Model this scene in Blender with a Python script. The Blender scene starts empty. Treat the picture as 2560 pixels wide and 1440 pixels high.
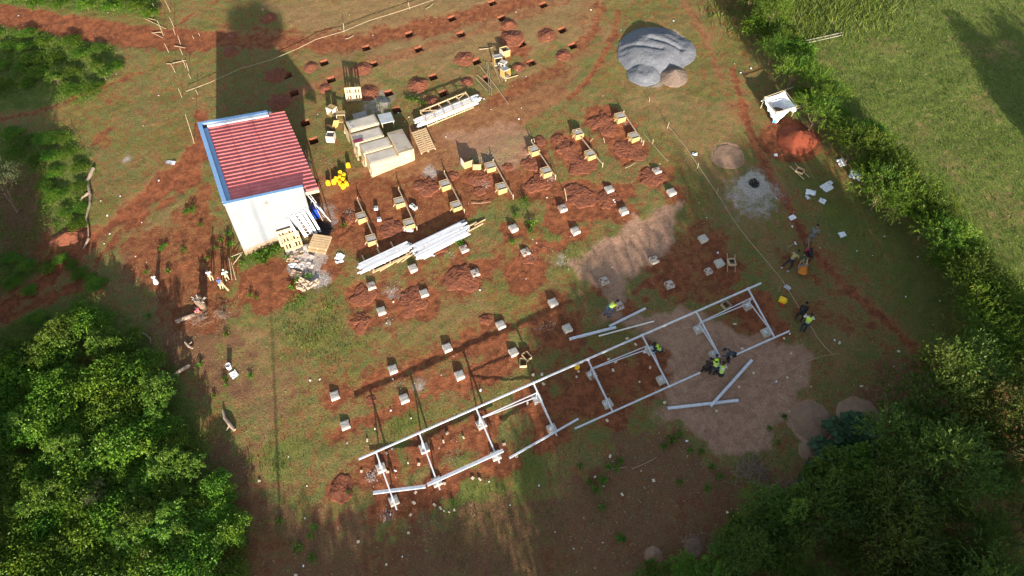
import bpy, bmesh, math, random
import numpy as np
from mathutils import Vector, Matrix
rnd = random.Random(7); R = math.radians
S = bpy.context.scene; COL = S.collection
# ---------------------------------------------------------------- camera, sky, sun, exposure
F_PX = 1707.0
CZ = 39.1115
CM = Matrix(((0.9992, 0.0, -0.041), (-0.0252, 0.7891, -0.6138), (0.0323, 0.6143, 0.7884)))  # camera axes in the world (right, up, back)
cam_d = bpy.data.cameras.new('camera'); cam = bpy.data.objects.new('camera', cam_d); COL.objects.link(cam)
def orth(m):
    x = m.col[0].normalized(); z = m.col[2].normalized(); y = z.cross(x).normalized(); x = y.cross(z)
    return Matrix((x, y, z)).transposed()
CM = orth(CM)
cam.matrix_world = Matrix.Translation((0, 0, CZ)) @ CM.to_4x4()
cam_d.sensor_width = 36; cam_d.lens = 36 * F_PX / 2560; cam_d.clip_end = 3000; cam_d.clip_start = 0.5
S.camera = cam
SUN_EL = 7.2; SUN_AZ = 10.8            # degrees; shadows fall towards (-sin az, cos az)
w = bpy.data.worlds.new('World'); S.world = w; w.use_nodes = True
nt = w.node_tree; bgn = nt.nodes['Background']
sky = nt.nodes.new('ShaderNodeTexSky'); sky.sky_type = 'NISHITA'; sky.sun_disc = False
sky.sun_elevation = R(SUN_EL); sky.sun_rotation = R(180 - SUN_AZ); sky.altitude = 1500; sky.air_density = 1.0
hz = nt.nodes.new('ShaderNodeHueSaturation'); hz.inputs['Saturation'].default_value = .6   # thin morning haze: a less blue sky
nt.links.new(sky.outputs[0], hz.inputs['Color']); nt.links.new(hz.outputs[0], bgn.inputs[0]); bgn.inputs[1].default_value = 0.13
sl = bpy.data.lights.new('sun', 'SUN'); sl.energy = 5.0; sl.angle = R(0.6); sl.color = (1.0, 0.88, 0.74)
so = bpy.data.objects.new('sun', sl); COL.objects.link(so)
SD = Vector((math.sin(R(SUN_AZ)) * math.cos(R(SUN_EL)), -math.cos(R(SUN_AZ)) * math.cos(R(SUN_EL)), math.sin(R(SUN_EL))))
so.rotation_euler = SD.to_track_quat('Z', 'Y').to_euler(); so.location = (5, -30, 60)
S.view_settings.view_transform = 'Standard'; S.view_settings.look = 'None'; S.view_settings.gamma = 1
S.view_settings.exposure = 1.58
# ---------------------------------------------------------------- ground plane maths
SX, SY = 0.09155, 0.16421                # the hillside: z = SX x + SY y
NG = Vector((-SX, -SY, 1)).normalized()
def ray(px, py): return CM @ Vector(((px - 1280) / F_PX, -(py - 720) / F_PX, -1))
def at(px, py, h=0.0):                   # point h metres above the hillside
    r = ray(px, py); t = (h - CZ) / (r.z - SX * r.x - SY * r.y)
    return Vector((r.x * t, r.y * t, CZ + r.z * t))
def hsh(i, j, s):
    v = np.sin(i * 127.1 + j * 311.7 + s * 74.7) * 43758.5453
    return v - np.floor(v)
def vn(x, y, s=0.0):
    i = np.floor(x); j = np.floor(y); u = x - i; v = y - j
    u = u * u * (3 - 2 * u); v = v * v * (3 - 2 * v)
    a = hsh(i, j, s); b = hsh(i + 1, j, s); c = hsh(i, j + 1, s); d = hsh(i + 1, j + 1, s)
    return (a + (b - a) * u) * (1 - v) + (c + (d - c) * u) * v
def fbm(x, y, s=0.0, o=4):
    t = 0.0; a = 0.5; f = 1.0
    for k in range(o):
        t = t + a * vn(x * f + 17.3 * k, y * f - 9.1 * k, s + k); a *= 0.5; f *= 2.03
    return t
def gz(x, y):
    return SX * x + SY * y + 0.16 * (fbm(x / 3.1, y / 3.1, 3.0, 2) - 0.37) + 0.075 * (fbm(x / .62, y / .62, 9.0, 3) - 0.43)
def gp(px, py, h=0.0):                   # a pixel seen h above the ground -> the ground point under it
    p = at(px, py, h); return Vector((p.x, p.y, float(gz(p.x, p.y))))
# ---------------------------------------------------------------- mesh helpers
class MB:
    def __init__(s): s.v = []; s.f = []
    def add(s, vs, fs, M=None):
        n = len(s.v)
        for q in vs: s.v.append(tuple(M @ Vector(q)) if M is not None else tuple(q))
        for q in fs: s.f.append(tuple(i + n for i in q))
        return s
    def box(s, c, d, M=None):
        x, y, z = d[0] / 2, d[1] / 2, d[2] / 2
        vs = [(c[0] + a * x, c[1] + b * y, c[2] + e * z) for e in (-1, 1) for b in (-1, 1) for a in (-1, 1)]
        return s.add(vs, [(0, 2, 3, 1), (4, 5, 7, 6), (0, 1, 5, 4), (2, 6, 7, 3), (0, 4, 6, 2), (1, 3, 7, 5)], M)
    def bar(s, p, q, wd, ht, up=(0, 0, 1)):       # a straight bar p -> q
        p = Vector(p); q = Vector(q); d = (q - p); L = d.length; d.normalize(); u = Vector(up)
        sd = d.cross(u)
        if sd.length < 1e-4: sd = d.cross(Vector((0, 1, 0)))
        sd.normalize(); u = sd.cross(d)
        M = Matrix((d, sd, u)).transposed().to_4x4(); M.translation = (p + q) / 2
        return s.box((0, 0, 0), (L, wd, ht), M)
    def cbar(s, p, q, wd, ht, t=0.012, up=(0, 0, 1)):  # an open channel: web on top, two flanges
        p = Vector(p); q = Vector(q); d = (q - p); L = d.length; d.normalize(); sd = d.cross(Vector(up)).normalized(); u = sd.cross(d)
        M = Matrix((d, sd, u)).transposed().to_4x4(); M.translation = (p + q) / 2
        s.box((0, 0, ht / 2 - t / 2), (L, wd, t), M)
        for k in (-1, 1): s.box((0, k * (wd / 2 - t / 2), -t / 2), (L, t, ht - t), M)
        return s
    def tube(s, pts, rad, n=7, cap=True):
        pts = [Vector(p) for p in pts]; k = len(pts); n0 = len(s.v)
        if not hasattr(rad, '__len__'): rad = [rad] * k
        u = None
        for i, p in enumerate(pts):
            d = (pts[min(i + 1, k - 1)] - pts[max(i - 1, 0)]).normalized()
            if u is None: u = d.orthogonal().normalized()
            u = (u - d * u.dot(d)); u = u.normalized() if u.length > 1e-6 else d.orthogonal().normalized()
            b = d.cross(u)
            for j in range(n):
                a = 2 * math.pi * j / n
                s.v.append(tuple(p + (u * math.cos(a) + b * math.sin(a)) * rad[i]))
        for i in range(k - 1):
            for j in range(n):
                a = n0 + i * n + j; b2 = n0 + i * n + (j + 1) % n
                s.f.append((a, b2, b2 + n, a + n))
        if cap:
            s.f.append(tuple(n0 + j for j in reversed(range(n)))); s.f.append(tuple(n0 + (k - 1) * n + j for j in range(n)))
        return s
    def build(s, name, m, parent=None, smooth=False, bevel=0):
        me = bpy.data.meshes.new(name); me.from_pydata(s.v, [], s.f); me.update()
        if m: me.materials.append(m)
        if smooth: me.polygons.foreach_set('use_smooth', [True] * len(me.polygons))
        o = bpy.data.objects.new(name, me); COL.objects.link(o)
        if parent: o.parent = parent
        if bevel:
            b = o.modifiers.new('Bevel', 'BEVEL'); b.width = bevel; b.segments = 1; b.limit_method = 'ANGLE'
        return o
def npmesh(name, v, faces, m, parent=None, smooth=False, attrs=None):  # v (N,3), faces (M,k)
    me = bpy.data.meshes.new(name); v = np.asarray(v, np.float32); faces = np.asarray(faces, np.int32)
    M, k = faces.shape
    me.vertices.add(len(v)); me.vertices.foreach_set('co', v.ravel())
    me.loops.add(M * k); me.loops.foreach_set('vertex_index', faces.ravel())
    me.polygons.add(M); me.polygons.foreach_set('loop_start', np.arange(0, M * k, k, dtype=np.int32))
    me.polygons.foreach_set('loop_total', np.full(M, k, np.int32))
    if smooth: me.polygons.foreach_set('use_smooth', np.ones(M, bool))
    me.update(calc_edges=True)
    for an, (dom, arr) in (attrs or {}).items():
        a = me.attributes.new(an, 'FLOAT_COLOR' if arr.ndim == 2 else 'FLOAT', dom)
        a.data.foreach_set('color' if arr.ndim == 2 else 'value', np.asarray(arr, np.float32).ravel())
    me.materials.append(m)
    o = bpy.data.objects.new(name, me); COL.objects.link(o)
    if parent: o.parent = parent
    return o
def tag(o, label=None, cat=None, group=None, kind=None):
    if label:
        label = ' '.join(label.split()); o['label'] = label
        if not 4 <= len(label.split()) <= 16: print('LABEL LEN', len(label.split()), label)
    if cat: o['category'] = cat
    if group: o['group'] = group
    if kind: o['kind'] = kind
    return o
def thing(name, label, cat, loc=(0, 0, 0), rz=0.0, group=None, M=None):
    o = bpy.data.objects.new(name, None); COL.objects.link(o); o.empty_display_size = 0.2
    if M is not None: o.matrix_world = M
    else: o.location = loc; o.rotation_euler = (0, 0, rz)
    return tag(o, label, cat, group)
def clone(root, loc=None, rz=None, sc=None, label=None, cat=None, group=None, M=None):
    r = root.copy(); COL.objects.link(r)
    if M is not None: r.matrix_world = M
    else:
        if loc is not None: r.location = loc
        if rz is not None: r.rotation_euler = (0, 0, rz)
        if sc is not None: r.scale = sc if hasattr(sc, '__len__') else (sc, sc, sc)
    tag(r, label, cat, group)
    for ch in root.children:
        c = ch.copy(); COL.objects.link(c); c.parent = r
        for g in ch.children:
            d = g.copy(); COL.objects.link(d); d.parent = c
    return r
def slopeM(p, az, dz=0.0):               # a frame lying on the hillside, x axis heading az (radians)
    x = Vector((math.cos(az), math.sin(az), 0)); x = (x - NG * x.dot(NG)).normalized(); y = NG.cross(x)
    M = Matrix((x, y, NG)).transposed().to_4x4(); M.translation = Vector(p) + NG * dz
    return M
ORD = ['zeroth', 'first', 'second', 'third', 'fourth', 'fifth', 'sixth', 'seventh', 'eighth', 'ninth', 'tenth', 'eleventh', 'twelfth',
       'thirteenth', 'fourteenth', 'fifteenth', 'sixteenth', 'seventeenth', 'eighteenth', 'nineteenth', 'twentieth']
def ordn(i):
    if i <= 20: return ORD[i]
    if i == 100: return 'hundredth'
    t = {2: 'twenty', 3: 'thirty', 4: 'forty', 5: 'fifty', 6: 'sixty', 7: 'seventy', 8: 'eighty', 9: 'ninety', 10: 'one hundred y'}[i // 10]
    return (t[:-1] + 'ieth') if i % 10 == 0 else t + '-' + ORD[i % 10]
# ---------------------------------------------------------------- materials
def N(nt, t, **k):
    n = nt.nodes.new(t)
    for a, b in k.items():
        if a.startswith('i_'): n.inputs[int(a[2:]) if a[2:].isdigit() else a[2:].replace('_', ' ')].default_value = b
        else: setattr(n, a, b)
    return n
def mixc(nt, fac, a, b, bt='MIX'):
    n = nt.nodes.new('ShaderNodeMix'); n.data_type = 'RGBA'; n.blend_type = bt; L = nt.links.new
    for s, v in ((0, fac), (6, a), (7, b)):
        if hasattr(v, 'is_output') or isinstance(v, bpy.types.NodeSocket): L(v, n.inputs[s])
        elif s == 0: n.inputs[0].default_value = v
        else: n.inputs[s].default_value = (*v, 1)
    return n.outputs[2]
def mth(nt, op, a, b=0.0, clamp=False):
    n = nt.nodes.new('ShaderNodeMath'); n.operation = op; n.use_clamp = clamp
    for i, v in enumerate((a, b)):
        if isinstance(v, bpy.types.NodeSocket): nt.links.new(v, n.inputs[i])
        else: n.inputs[i].default_value = v
    return n.outputs[0]
def noise(nt, sc, det=4, rough=0.6, co=None, dist=0.0):
    n = nt.nodes.new('ShaderNodeTexNoise'); n.inputs['Scale'].default_value = sc; n.inputs['Detail'].default_value = det
    n.inputs['Roughness'].default_value = rough; n.inputs['Distortion'].default_value = dist
    if co is not None: nt.links.new(co, n.inputs['Vector'])
    return n.outputs[0]
def ramp(nt, f, a, b):                    # smooth 0..1 between a and b
    n = nt.nodes.new('ShaderNodeMapRange'); n.interpolation_type = 'SMOOTHSTEP'; nt.links.new(f, n.inputs[0])
    n.inputs[1].default_value = a; n.inputs[2].default_value = b
    return n.outputs[0]
MATS = {}
def mat(name, c1, c2=None, sc=6, rough=0.8, metal=0.0, bump=0.0, bsc=None, spots=None, spotsc=3, spotth=0.6, coord='Object'):
    if name in MATS: return MATS[name]
    m = bpy.data.materials.new(name); m.use_nodes = True; nt = m.node_tree; P = nt.nodes['Principled BSDF']; MATS[name] = m
    tc = nt.nodes.new('ShaderNodeTexCoord').outputs[coord]
    c2 = c2 or tuple(x * 0.75 for x in c1)
    c = mixc(nt, ramp(nt, noise(nt, sc, 5, 0.65, tc), 0.3, 0.7), c1, c2)
    if spots: c = mixc(nt, ramp(nt, noise(nt, spotsc, 5, 0.7, tc), spotth, spotth + 0.08), c, spots)
    nt.links.new(c, P.inputs['Base Color']); P.inputs['Roughness'].default_value = rough; P.inputs['Metallic'].default_value = metal
    if bump:
        b = nt.nodes.new('ShaderNodeBump'); b.inputs['Strength'].default_value = bump; b.inputs['Distance'].default_value = 0.02
        nt.links.new(noise(nt, bsc or sc * 3, 5, 0.7, tc), b.inputs['Height']); nt.links.new(b.outputs[0], P.inputs['Normal'])
    return m
def leafmat(name, c1, c2, c3=None, trans=0.35):
    if name in MATS: return MATS[name]
    m = bpy.data.materials.new(name); m.use_nodes = True; nt = m.node_tree; nt.nodes.remove(nt.nodes['Principled BSDF']); MATS[name] = m
    out = nt.nodes['Material Output']; at_ = N(nt, 'ShaderNodeAttribute', attribute_name='tint')
    oi = nt.nodes.new('ShaderNodeObjectInfo')
    c = mixc(nt, ramp(nt, at_.outputs['Fac'], 0.15, 0.85), c1, c2)
    if c3: c = mixc(nt, ramp(nt, at_.outputs['Fac'], 0.86, 0.97), c, c3)
    hs = nt.nodes.new('ShaderNodeHueSaturation'); nt.links.new(c, hs.inputs['Color'])
    nt.links.new(mth(nt, 'ADD', mth(nt, 'MULTIPLY', oi.outputs['Random'], 0.03), 0.485), hs.inputs['Hue'])
    nt.links.new(mth(nt, 'ADD', mth(nt, 'MULTIPLY', oi.outputs['Random'], 0.5), 0.75), hs.inputs['Value'])
    d = nt.nodes.new('ShaderNodeBsdfDiffuse'); t = nt.nodes.new('ShaderNodeBsdfTranslucent'); mx = nt.nodes.new('ShaderNodeMixShader')
    nt.links.new(hs.outputs[0], d.inputs[0]); nt.links.new(hs.outputs[0], t.inputs[0]); mx.inputs[0].default_value = trans
    nt.links.new(d.outputs[0], mx.inputs[1]); nt.links.new(t.outputs[0], mx.inputs[2])
    g = nt.nodes.new('ShaderNodeBsdfGlossy'); g.inputs['Roughness'].default_value = 0.45; g.inputs['Color'].default_value = (1, 1, 1, 1)
    mg = nt.nodes.new('ShaderNodeMixShader'); mg.inputs[0].default_value = 0.01
    nt.links.new(mx.outputs[0], mg.inputs[1]); nt.links.new(g.outputs[0], mg.inputs[2]); nt.links.new(mg.outputs[0], out.inputs[0])
    return m
GALV = mat('galvanised_steel', (.70, .73, .78), (.55, .58, .64), 4, .38, .35)
GALV2 = mat('galvanised_steel_dusty', (.72, .74, .78), (.60, .60, .62), 3, .5, .2, spots=(.42, .27, .18), spotsc=2.2, spotth=.63)
CONC = mat('cast_concrete', (.50, .46, .40), (.40, .36, .31), 5, .9, 0, .3, 30, spots=(.30, .17, .11), spotsc=4, spotth=.66)
CONC_D = mat('muddy_concrete', (.50, .45, .39), (.36, .30, .25), 5, .9, 0, .3, 30, spots=(.20, .08, .05), spotsc=4, spotth=.5)
CONCW = mat('wet_concrete', (.36, .36, .36), (.27, .27, .27), 8, .6, 0, .3, 30)
PLY = mat('yellow_formwork_plywood', (.50, .33, .12), (.40, .26, .09), 4, .5, 0, .1, 20, spots=(.66, .58, .42), spotsc=3, spotth=.66)
WOOD = mat('pale_sawn_timber', (.52, .38, .22), (.42, .29, .16), 5, .75, 0, .2, 25)
WOODG = mat('weathered_timber', (.42, .33, .24), (.30, .22, .15), 5, .85, 0, .3, 25)
BAMB = mat('dry_bamboo', (.38, .31, .20), (.28, .22, .14), 3, .6, 0, .1, 20)
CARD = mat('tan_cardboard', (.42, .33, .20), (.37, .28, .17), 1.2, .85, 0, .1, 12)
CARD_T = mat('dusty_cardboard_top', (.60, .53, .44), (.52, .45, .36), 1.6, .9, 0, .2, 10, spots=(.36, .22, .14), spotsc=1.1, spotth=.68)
YEL = mat('yellow_plastic', (.88, .55, .01), (.80, .46, .01), 6, .35)
WHT = mat('white_woven_sack', (.78, .80, .82), (.66, .68, .72), 7, .7, 0, .5, 14)
SOILM = mat('fresh_red_soil', (.215, .066, .028), (.120, .038, .018), 5, .95, 0, 1.0, 14, coord='Object')
SOILB = mat('brown_soil', (.17, .085, .045), (.11, .05, .03), 3, .95, 0, 1.0, 14)
BLK = mat('black_cloth', (.012, .012, .014), (.02, .02, .02), 5, .9)
BARK = mat('grey_brown_bark', (.20, .13, .08), (.11, .07, .045), 4, .9, 0, .8, 14)
# ---------------------------------------------------------------- the ground, one sheet
RT = R(22.0); CT, ST = math.cos(RT), math.sin(RT); STEP = 0.13
def lines(lo, hi):
    f = list(np.arange(lo, hi, STEP)); out = []; x = hi; s = STEP
    while x < 600: out.append(x); s *= 1.35; x += s
    neg = []; x = lo - STEP; s = STEP
    while x > -600: neg.append(x); s *= 1.35; x -= s
    return np.array(neg[::-1] + f + out)
GA = lines(-26.0, 62.0); GB = lines(-6.0, 75.0)
AA, BB = np.meshgrid(GA, GB)
GX = AA * CT - BB * ST; GY = AA * ST + BB * CT
GZ = gz(GX, GY)
far = (np.hypot(GX, GY - 30) > 90); GZ = np.where(far, SX * GX + SY * GY, GZ)
def toab(p): return (p[0] * CT + p[1] * ST, -p[0] * ST + p[1] * CT)
shape = GX.shape
CH = {k: np.zeros(shape, np.float32) for k in ('soil', 'lush', 'sand', 'dry', 'mulch', 'ash', 'track', 'rough', 'char')}
n1 = fbm(GX / 1.1, GY / 1.1, 31.0, 4) - 0.47; n2 = fbm(GX / .4, GY / .4, 37.0, 3) - 0.44
def sst(x): x = np.clip(x, 0, 1); return x * x * (3 - 2 * x)
def windowed(pts, pad):
    P = np.array([(p.x, p.y) for p in pts]); lo = P.min(0) - pad; hi = P.max(0) + pad
    c = [toab((x, y)) for x in (lo[0], hi[0]) for y in (lo[1], hi[1])]; a0 = min(q[0] for q in c); a1 = max(q[0] for q in c); b0 = min(q[1] for q in c); b1 = max(q[1] for q in c)
    ia = slice(np.searchsorted(GA, a0), np.searchsorted(GA, a1)); ib = slice(np.searchsorted(GB, b0), np.searchsorted(GB, b1))
    return (ib, ia), P
def segd(X, Y, P, closed=False):
    d = np.full(X.shape, 1e9); n = len(P)
    for i in range(n if closed else n - 1):
        a = P[i]; b = P[(i + 1) % n]; e = b - a; L = max((e * e).sum(), 1e-9)
        t = np.clip(((X - a[0]) * e[0] + (Y - a[1]) * e[1]) / L, 0, 1)
        d = np.minimum(d, np.hypot(X - a[0] - t * e[0], Y - a[1] - t * e[1]))
    return d
def put(ch, sl, m, amt, mode):
    c = CH[ch]
    if mode == 'max': c[sl] = np.maximum(c[sl], m * amt)
    else: c[sl] = c[sl] * (1 - m * amt)
def stroke(ch, px, wd, soft=.7, jit=1.2, amt=1.0, mode='max'):
    sl, P = windowed([at(*p) for p in px], wd + soft + jit)
    d = segd(GX[sl], GY[sl], P); put(ch, sl, sst((wd / 2 + (n1[sl] + .5 * n2[sl]) * jit - d) / soft + .5), amt, mode)
def patch(ch, px, soft=1.3, jit=1.8, amt=1.0, mode='max'):
    sl, P = windowed([at(*p) for p in px], soft + jit)
    X, Y = GX[sl], GY[sl]; d = segd(X, Y, P, True); ins = np.zeros(X.shape, bool); n = len(P)
    for i in range(n):
        a = P[i]; b = P[(i + 1) % n]
        if a[1] != b[1]: ins ^= ((a[1] > Y) != (b[1] > Y)) & (X < (b[0] - a[0]) * (Y - a[1]) / (b[1] - a[1]) + a[0])
    put(ch, sl, sst((np.where(ins, d, -d) + (n1[sl] + .5 * n2[sl]) * jit) / soft + .5), amt, mode)
def spot(ch, px, py, r, asp=1.0, rot=0.0, soft=.9, jit=.8, amt=1.0, mode='max'):
    c = at(px, py); sl, P = windowed([c], r * max(asp, 1) + soft + jit)
    X = GX[sl] - c.x; Y = GY[sl] - c.y; a = R(rot); u = X * math.cos(a) + Y * math.sin(a); v = -X * math.sin(a) + Y * math.cos(a)
    put(ch, sl, sst((r + (n1[sl] + .5 * n2[sl]) * jit - np.hypot(u / asp, v)) / soft + .5), amt, mode)
# --- tracks and bare ground
stroke('soil', [(-200, 960), (-60, 830), (60, 740), (140, 680), (230, 600), (320, 530), (400, 460), (470, 400), (505, 340), (500, 290)], 1.1)
stroke('soil', [(-60, 810), (60, 737), (150, 672), (240, 592), (330, 522), (420, 450), (500, 380)], .9, jit=.5, soft=.6)
stroke('soil', [(330, 530), (430, 450), (500, 395)], 1.6, amt=.95)
stroke('soil', [(-100, 840), (0, 800), (110, 750), (200, 710), (255, 640), (300, 580), (370, 530), (430, 500)], .75)
stroke('soil', [(-150, 35), (0, 38), (130, 55), (260, 75), (380, 92), (480, 102), (560, 100), (640, 100), (760, 112), (860, 108), (960, 88), (1100, 62), (1240, 22), (1400, -30)], 2.0, jit=1.6, soft=1.2, amt=.8)
stroke('soil', [(-150, 35), (0, 38), (130, 58), (260, 78), (380, 95), (520, 104)], 2.6, jit=.8, soft=.8, amt=.9)
stroke('soil', [(380, 90), (440, 60), (500, 25), (560, -10)], .25, jit=.5)
stroke('soil', [(540, 60), (640, 72), (760, 80), (850, 78)], .5, amt=.7)
stroke('track', [(690, 250), (790, 215), (860, 180), (950, 150), (1060, 120), (1180, 85), (1300, 40), (1420, 0)], 1.1, amt=.8)
stroke('soil', [(-100, 310), (0, 298), (90, 280), (150, 262), (220, 230), (290, 205), (360, 180)], .4, jit=.6, amt=.85)
stroke('soil', [(1545, 30), (1540, 80), (1500, 160), (1455, 215), (1425, 245)], .55, jit=.5, amt=.9)
stroke('soil', [(1500, 20), (1480, 90), (1420, 150), (1340, 200), (1240, 245)], 1.3, jit=1.4, amt=.7)
stroke('track', [(1690, -20), (1740, 50), (1780, 130), (1810, 220), (1850, 300)], .8, amt=.75)
stroke('track', [(1740, 40), (1810, 5), (1850, -20)], .5, amt=.6)
patch('track', [(1010, 330), (1190, 265), (1300, 215), (1440, 190), (1400, 260), (1300, 330), (1180, 400), (1110, 450), (930, 470), (900, 420), (1000, 400)], amt=.85)
patch('sand', [(1090, 330), (1250, 300), (1330, 320), (1340, 420), (1250, 450), (1150, 400)], soft=1.2, amt=.55)
patch('soil', [(800, 480), (900, 440), (1040, 450), (1160, 420), (1300, 380), (1380, 470), (1200, 520), (1150, 620), (1060, 640), (880, 660), (820, 600)], amt=.75)
patch('track', [(790, 430), (960, 450), (900, 540), (840, 640), (760, 620)], amt=.8)
patch('soil', [(640, 640), (720, 640), (860, 650), (900, 700), (780, 720), (660, 790), (560, 760), (600, 690)], amt=.85)
patch('soil', [(450, 510), (510, 440), (560, 560), (600, 660), (590, 740), (480, 740), (420, 640)], jit=3, amt=.75)
patch('rough', [(280, 600), (460, 500), (600, 640), (640, 1000), (560, 1080), (420, 900), (300, 760)], amt=.8)
patch('mulch', [(290, 640), (430, 560), (520, 700), (600, 760), (620, 980), (480, 980), (360, 760)], jit=5, soft=2.5, amt=.75)
patch('soil', [(1290, 800), (1330, 700), (1420, 690), (1480, 780), (1470, 900), (1330, 920)], jit=3, soft=1.5, amt=.75)
patch('soil', [(1300, 980), (1400, 940), (1660, 850), (1740, 800), (1900, 740), (1960, 840), (1760, 930), (1500, 1050), (1420, 1120), (1300, 1120)], jit=2, soft=1.5, amt=.6)
patch('soil', [(1680, 560), (1800, 560), (1860, 660), (1820, 740), (1660, 760), (1640, 690)], jit=2.5, soft=1.2, amt=.7)
patch('soil', [(880, 690), (1200, 620), (1360, 560), (1380, 660), (1200, 720), (960, 840), (880, 820)], jit=4, soft=1.5, amt=.55)
patch('soil', [(300, 600), (480, 520), (600, 700), (540, 860), (400, 780)], jit=5, soft=2, amt=.7)
patch('soil', [(760, 960), (900, 900), (1240, 770), (1300, 860), (1100, 990), (850, 1090)], jit=5, soft=1.5, amt=.5)
patch('mulch', [(610, 880), (760, 870), (800, 960), (720, 1100), (600, 1060)], jit=4, soft=2, amt=.45)
patch('mulch', [(520, 1050), (640, 1150), (760, 1260), (960, 1290), (1180, 1260), (1330, 1260), (1560, 1080), (1700, 1050), (1860, 1190), (2020, 1160), (2120, 980), (2260, 900), (2400, 960), (2300, 1060), (2000, 1250), (1840, 1500), (600, 1500)], jit=5, soft=2.2, amt=.75)
patch('mulch', [(2130, 960), (2220, 900), (2360, 960), (2350, 1060), (2160, 1050)], jit=2, amt=.9)
for p in ((620, 1250, 1.5), (960, 1400, 1.6), (890, 1200, 1.4), (1740, 1290, 1.6), (1560, 1350, .8), (820, 1290, 1.2), (1000, 1340, 1.5), (660, 1390, 1.5), (1400, 1400, 1.2), (1480, 1190, .9)): spot('soil', *p, jit=1.8, soft=1.8, amt=.42)
for p in ((1320, 1180, 1.4), (1500, 1200, .9), (1330, 1360, 2.2), (1500, 1250, .8), (940, 1360, 1.2), (1120, 1250, 1.6), (700, 1150, 1.4), (690, 1330, 1.0), (1190, 1220, 2.0), (1010, 1110, .7), (1010, 1050, 1.0), (1150, 1350, 1.2)): spot('lush', *p, jit=2.2, amt=.6)
# grass that was never trodden: right field, left meadow
patch('lush', [(1880, -60), (2700, -60), (2700, 1100), (2480, 800), (2300, 560), (2140, 330), (2000, 180)], soft=1.5, jit=2, amt=.85)
patch('lush', [(1940, 400), (2060, 560), (2220, 760), (2330, 880), (2420, 860), (2440, 740), (2300, 600), (2180, 470), (2060, 440)], jit=2.5, amt=.6)
patch('lush', [(2100, 880), (2060, 1000), (2180, 900), (2300, 940), (2400, 1000), (2200, 860)], jit=2, amt=.3)
for p in ((2300, 330, 1.5), (2060, 150, 1.2), (2330, 560, 1.2), (2050, 250, 1), (2450, 250, 1.8), (2520, 520, 2), (2220, 120, 1.4), (2480, 120, 1.5), (2380, 400, 1.6)): spot('dry', *p, jit=4, soft=2.5, amt=.45)
patch('lush', [(-80, 40), (110, 70), (280, 110), (300, 170), (230, 250), (60, 270), (-80, 280)], amt=.9)
patch('lush', [(-80, -40), (385, -40), (395, 40), (300, 40), (130, 25), (-80, 5)], amt=.9)
patch('lush', [(-80, 310), (180, 330), (240, 400), (230, 540), (220, 640), (120, 690), (-80, 740)], jit=2.5, amt=.8)
patch('mulch', [(0, 420), (100, 430), (130, 560), (170, 600), (100, 660), (0, 640)], jit=3, amt=.8)
patch('lush', [(-100, 860), (60, 800), (200, 740), (330, 800), (430, 900), (520, 1100), (640, 1300), (640, 1500), (-100, 1500)], amt=.9)
patch('dry', [(560, 60), (700, 120), (850, 220), (1080, 190), (1400, 130), (1500, 200), (1250, 240), (1000, 170), (760, 90)], jit=4, soft=2, amt=.6)
patch('dry', [(650, 10), (1200, -40), (1500, -40), (1540, 100), (1280, 140), (1050, 180), (830, 130), (700, 60)], jit=3, soft=1.5, amt=.8)
patch('dry', [(300, 560), (480, 480), (560, 760), (700, 850), (760, 1000), (660, 1120), (520, 900), (380, 800)], jit=3, soft=1.2, amt=.6)
patch('dry', [(1400, 230), (1700, 220), (1850, 260), (1900, 500), (2000, 640), (2180, 840), (2100, 960), (2000, 780), (1800, 560), (1700, 380), (1550, 260)], jit=3, soft=1.5, amt=.55)
patch('dry', [(930, 800), (1200, 700), (1290, 760), (1180, 850), (950, 930)], jit=4, amt=.5)
patch('lush', [(1240, 560), (1420, 520), (1500, 640), (1440, 740), (1330, 700)], jit=3, amt=.5)
patch('lush', [(640, 800), (860, 740), (930, 880), (820, 900), (700, 860)], jit=4, amt=.45)
# paths on the right
stroke('track', [(1840, 200), (1880, 340), (1940, 460), (2000, 570), (2060, 660), (2130, 735), (2220, 815), (2310, 890), (2390, 960)], 1.3, jit=1.2, soft=1.4, amt=.75)
stroke('track', [(-60, 820), (60, 735), (200, 630), (300, 545), (400, 460), (480, 400), (510, 330)], 2.2, jit=1.4, soft=1.6, amt=.8)
stroke('track', [(560, 95), (700, 100), (860, 105), (1000, 80), (1150, 50), (1300, 10)], 2.8, jit=1.6, soft=1.6, amt=.7)
stroke('track', [(1480, -20), (1470, 100), (1400, 190), (1300, 240), (1180, 290)], 2.4, jit=1.8, soft=1.6, amt=.6)
stroke('soil', [(1830, 170), (1860, 280), (1890, 370), (1930, 450), (1975, 520), (2010, 590), (2060, 660), (2130, 730), (2220, 810), (2310, 890), (2370, 950)], .55, jit=.4, soft=.6, amt=1.0)
stroke('soil', [(1880, 560), (1960, 640), (2060, 720), (2140, 790), (2240, 860)], .5, jit=1.6, soft=1.2, amt=.7)
patch('soil', [(1960, 720), (2090, 760), (2210, 850), (2320, 930), (2260, 900), (2080, 820), (1960, 800)], jit=1.4, amt=.55)
stroke('track', [(2060, 470), (2150, 540), (2200, 640), (2230, 740), (2260, 780)], 1.0, jit=3, amt=.4)
stroke('track', [(1300, 725), (1180, 745), (1060, 790), (1010, 800)], .3, jit=.5, amt=.7)
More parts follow.
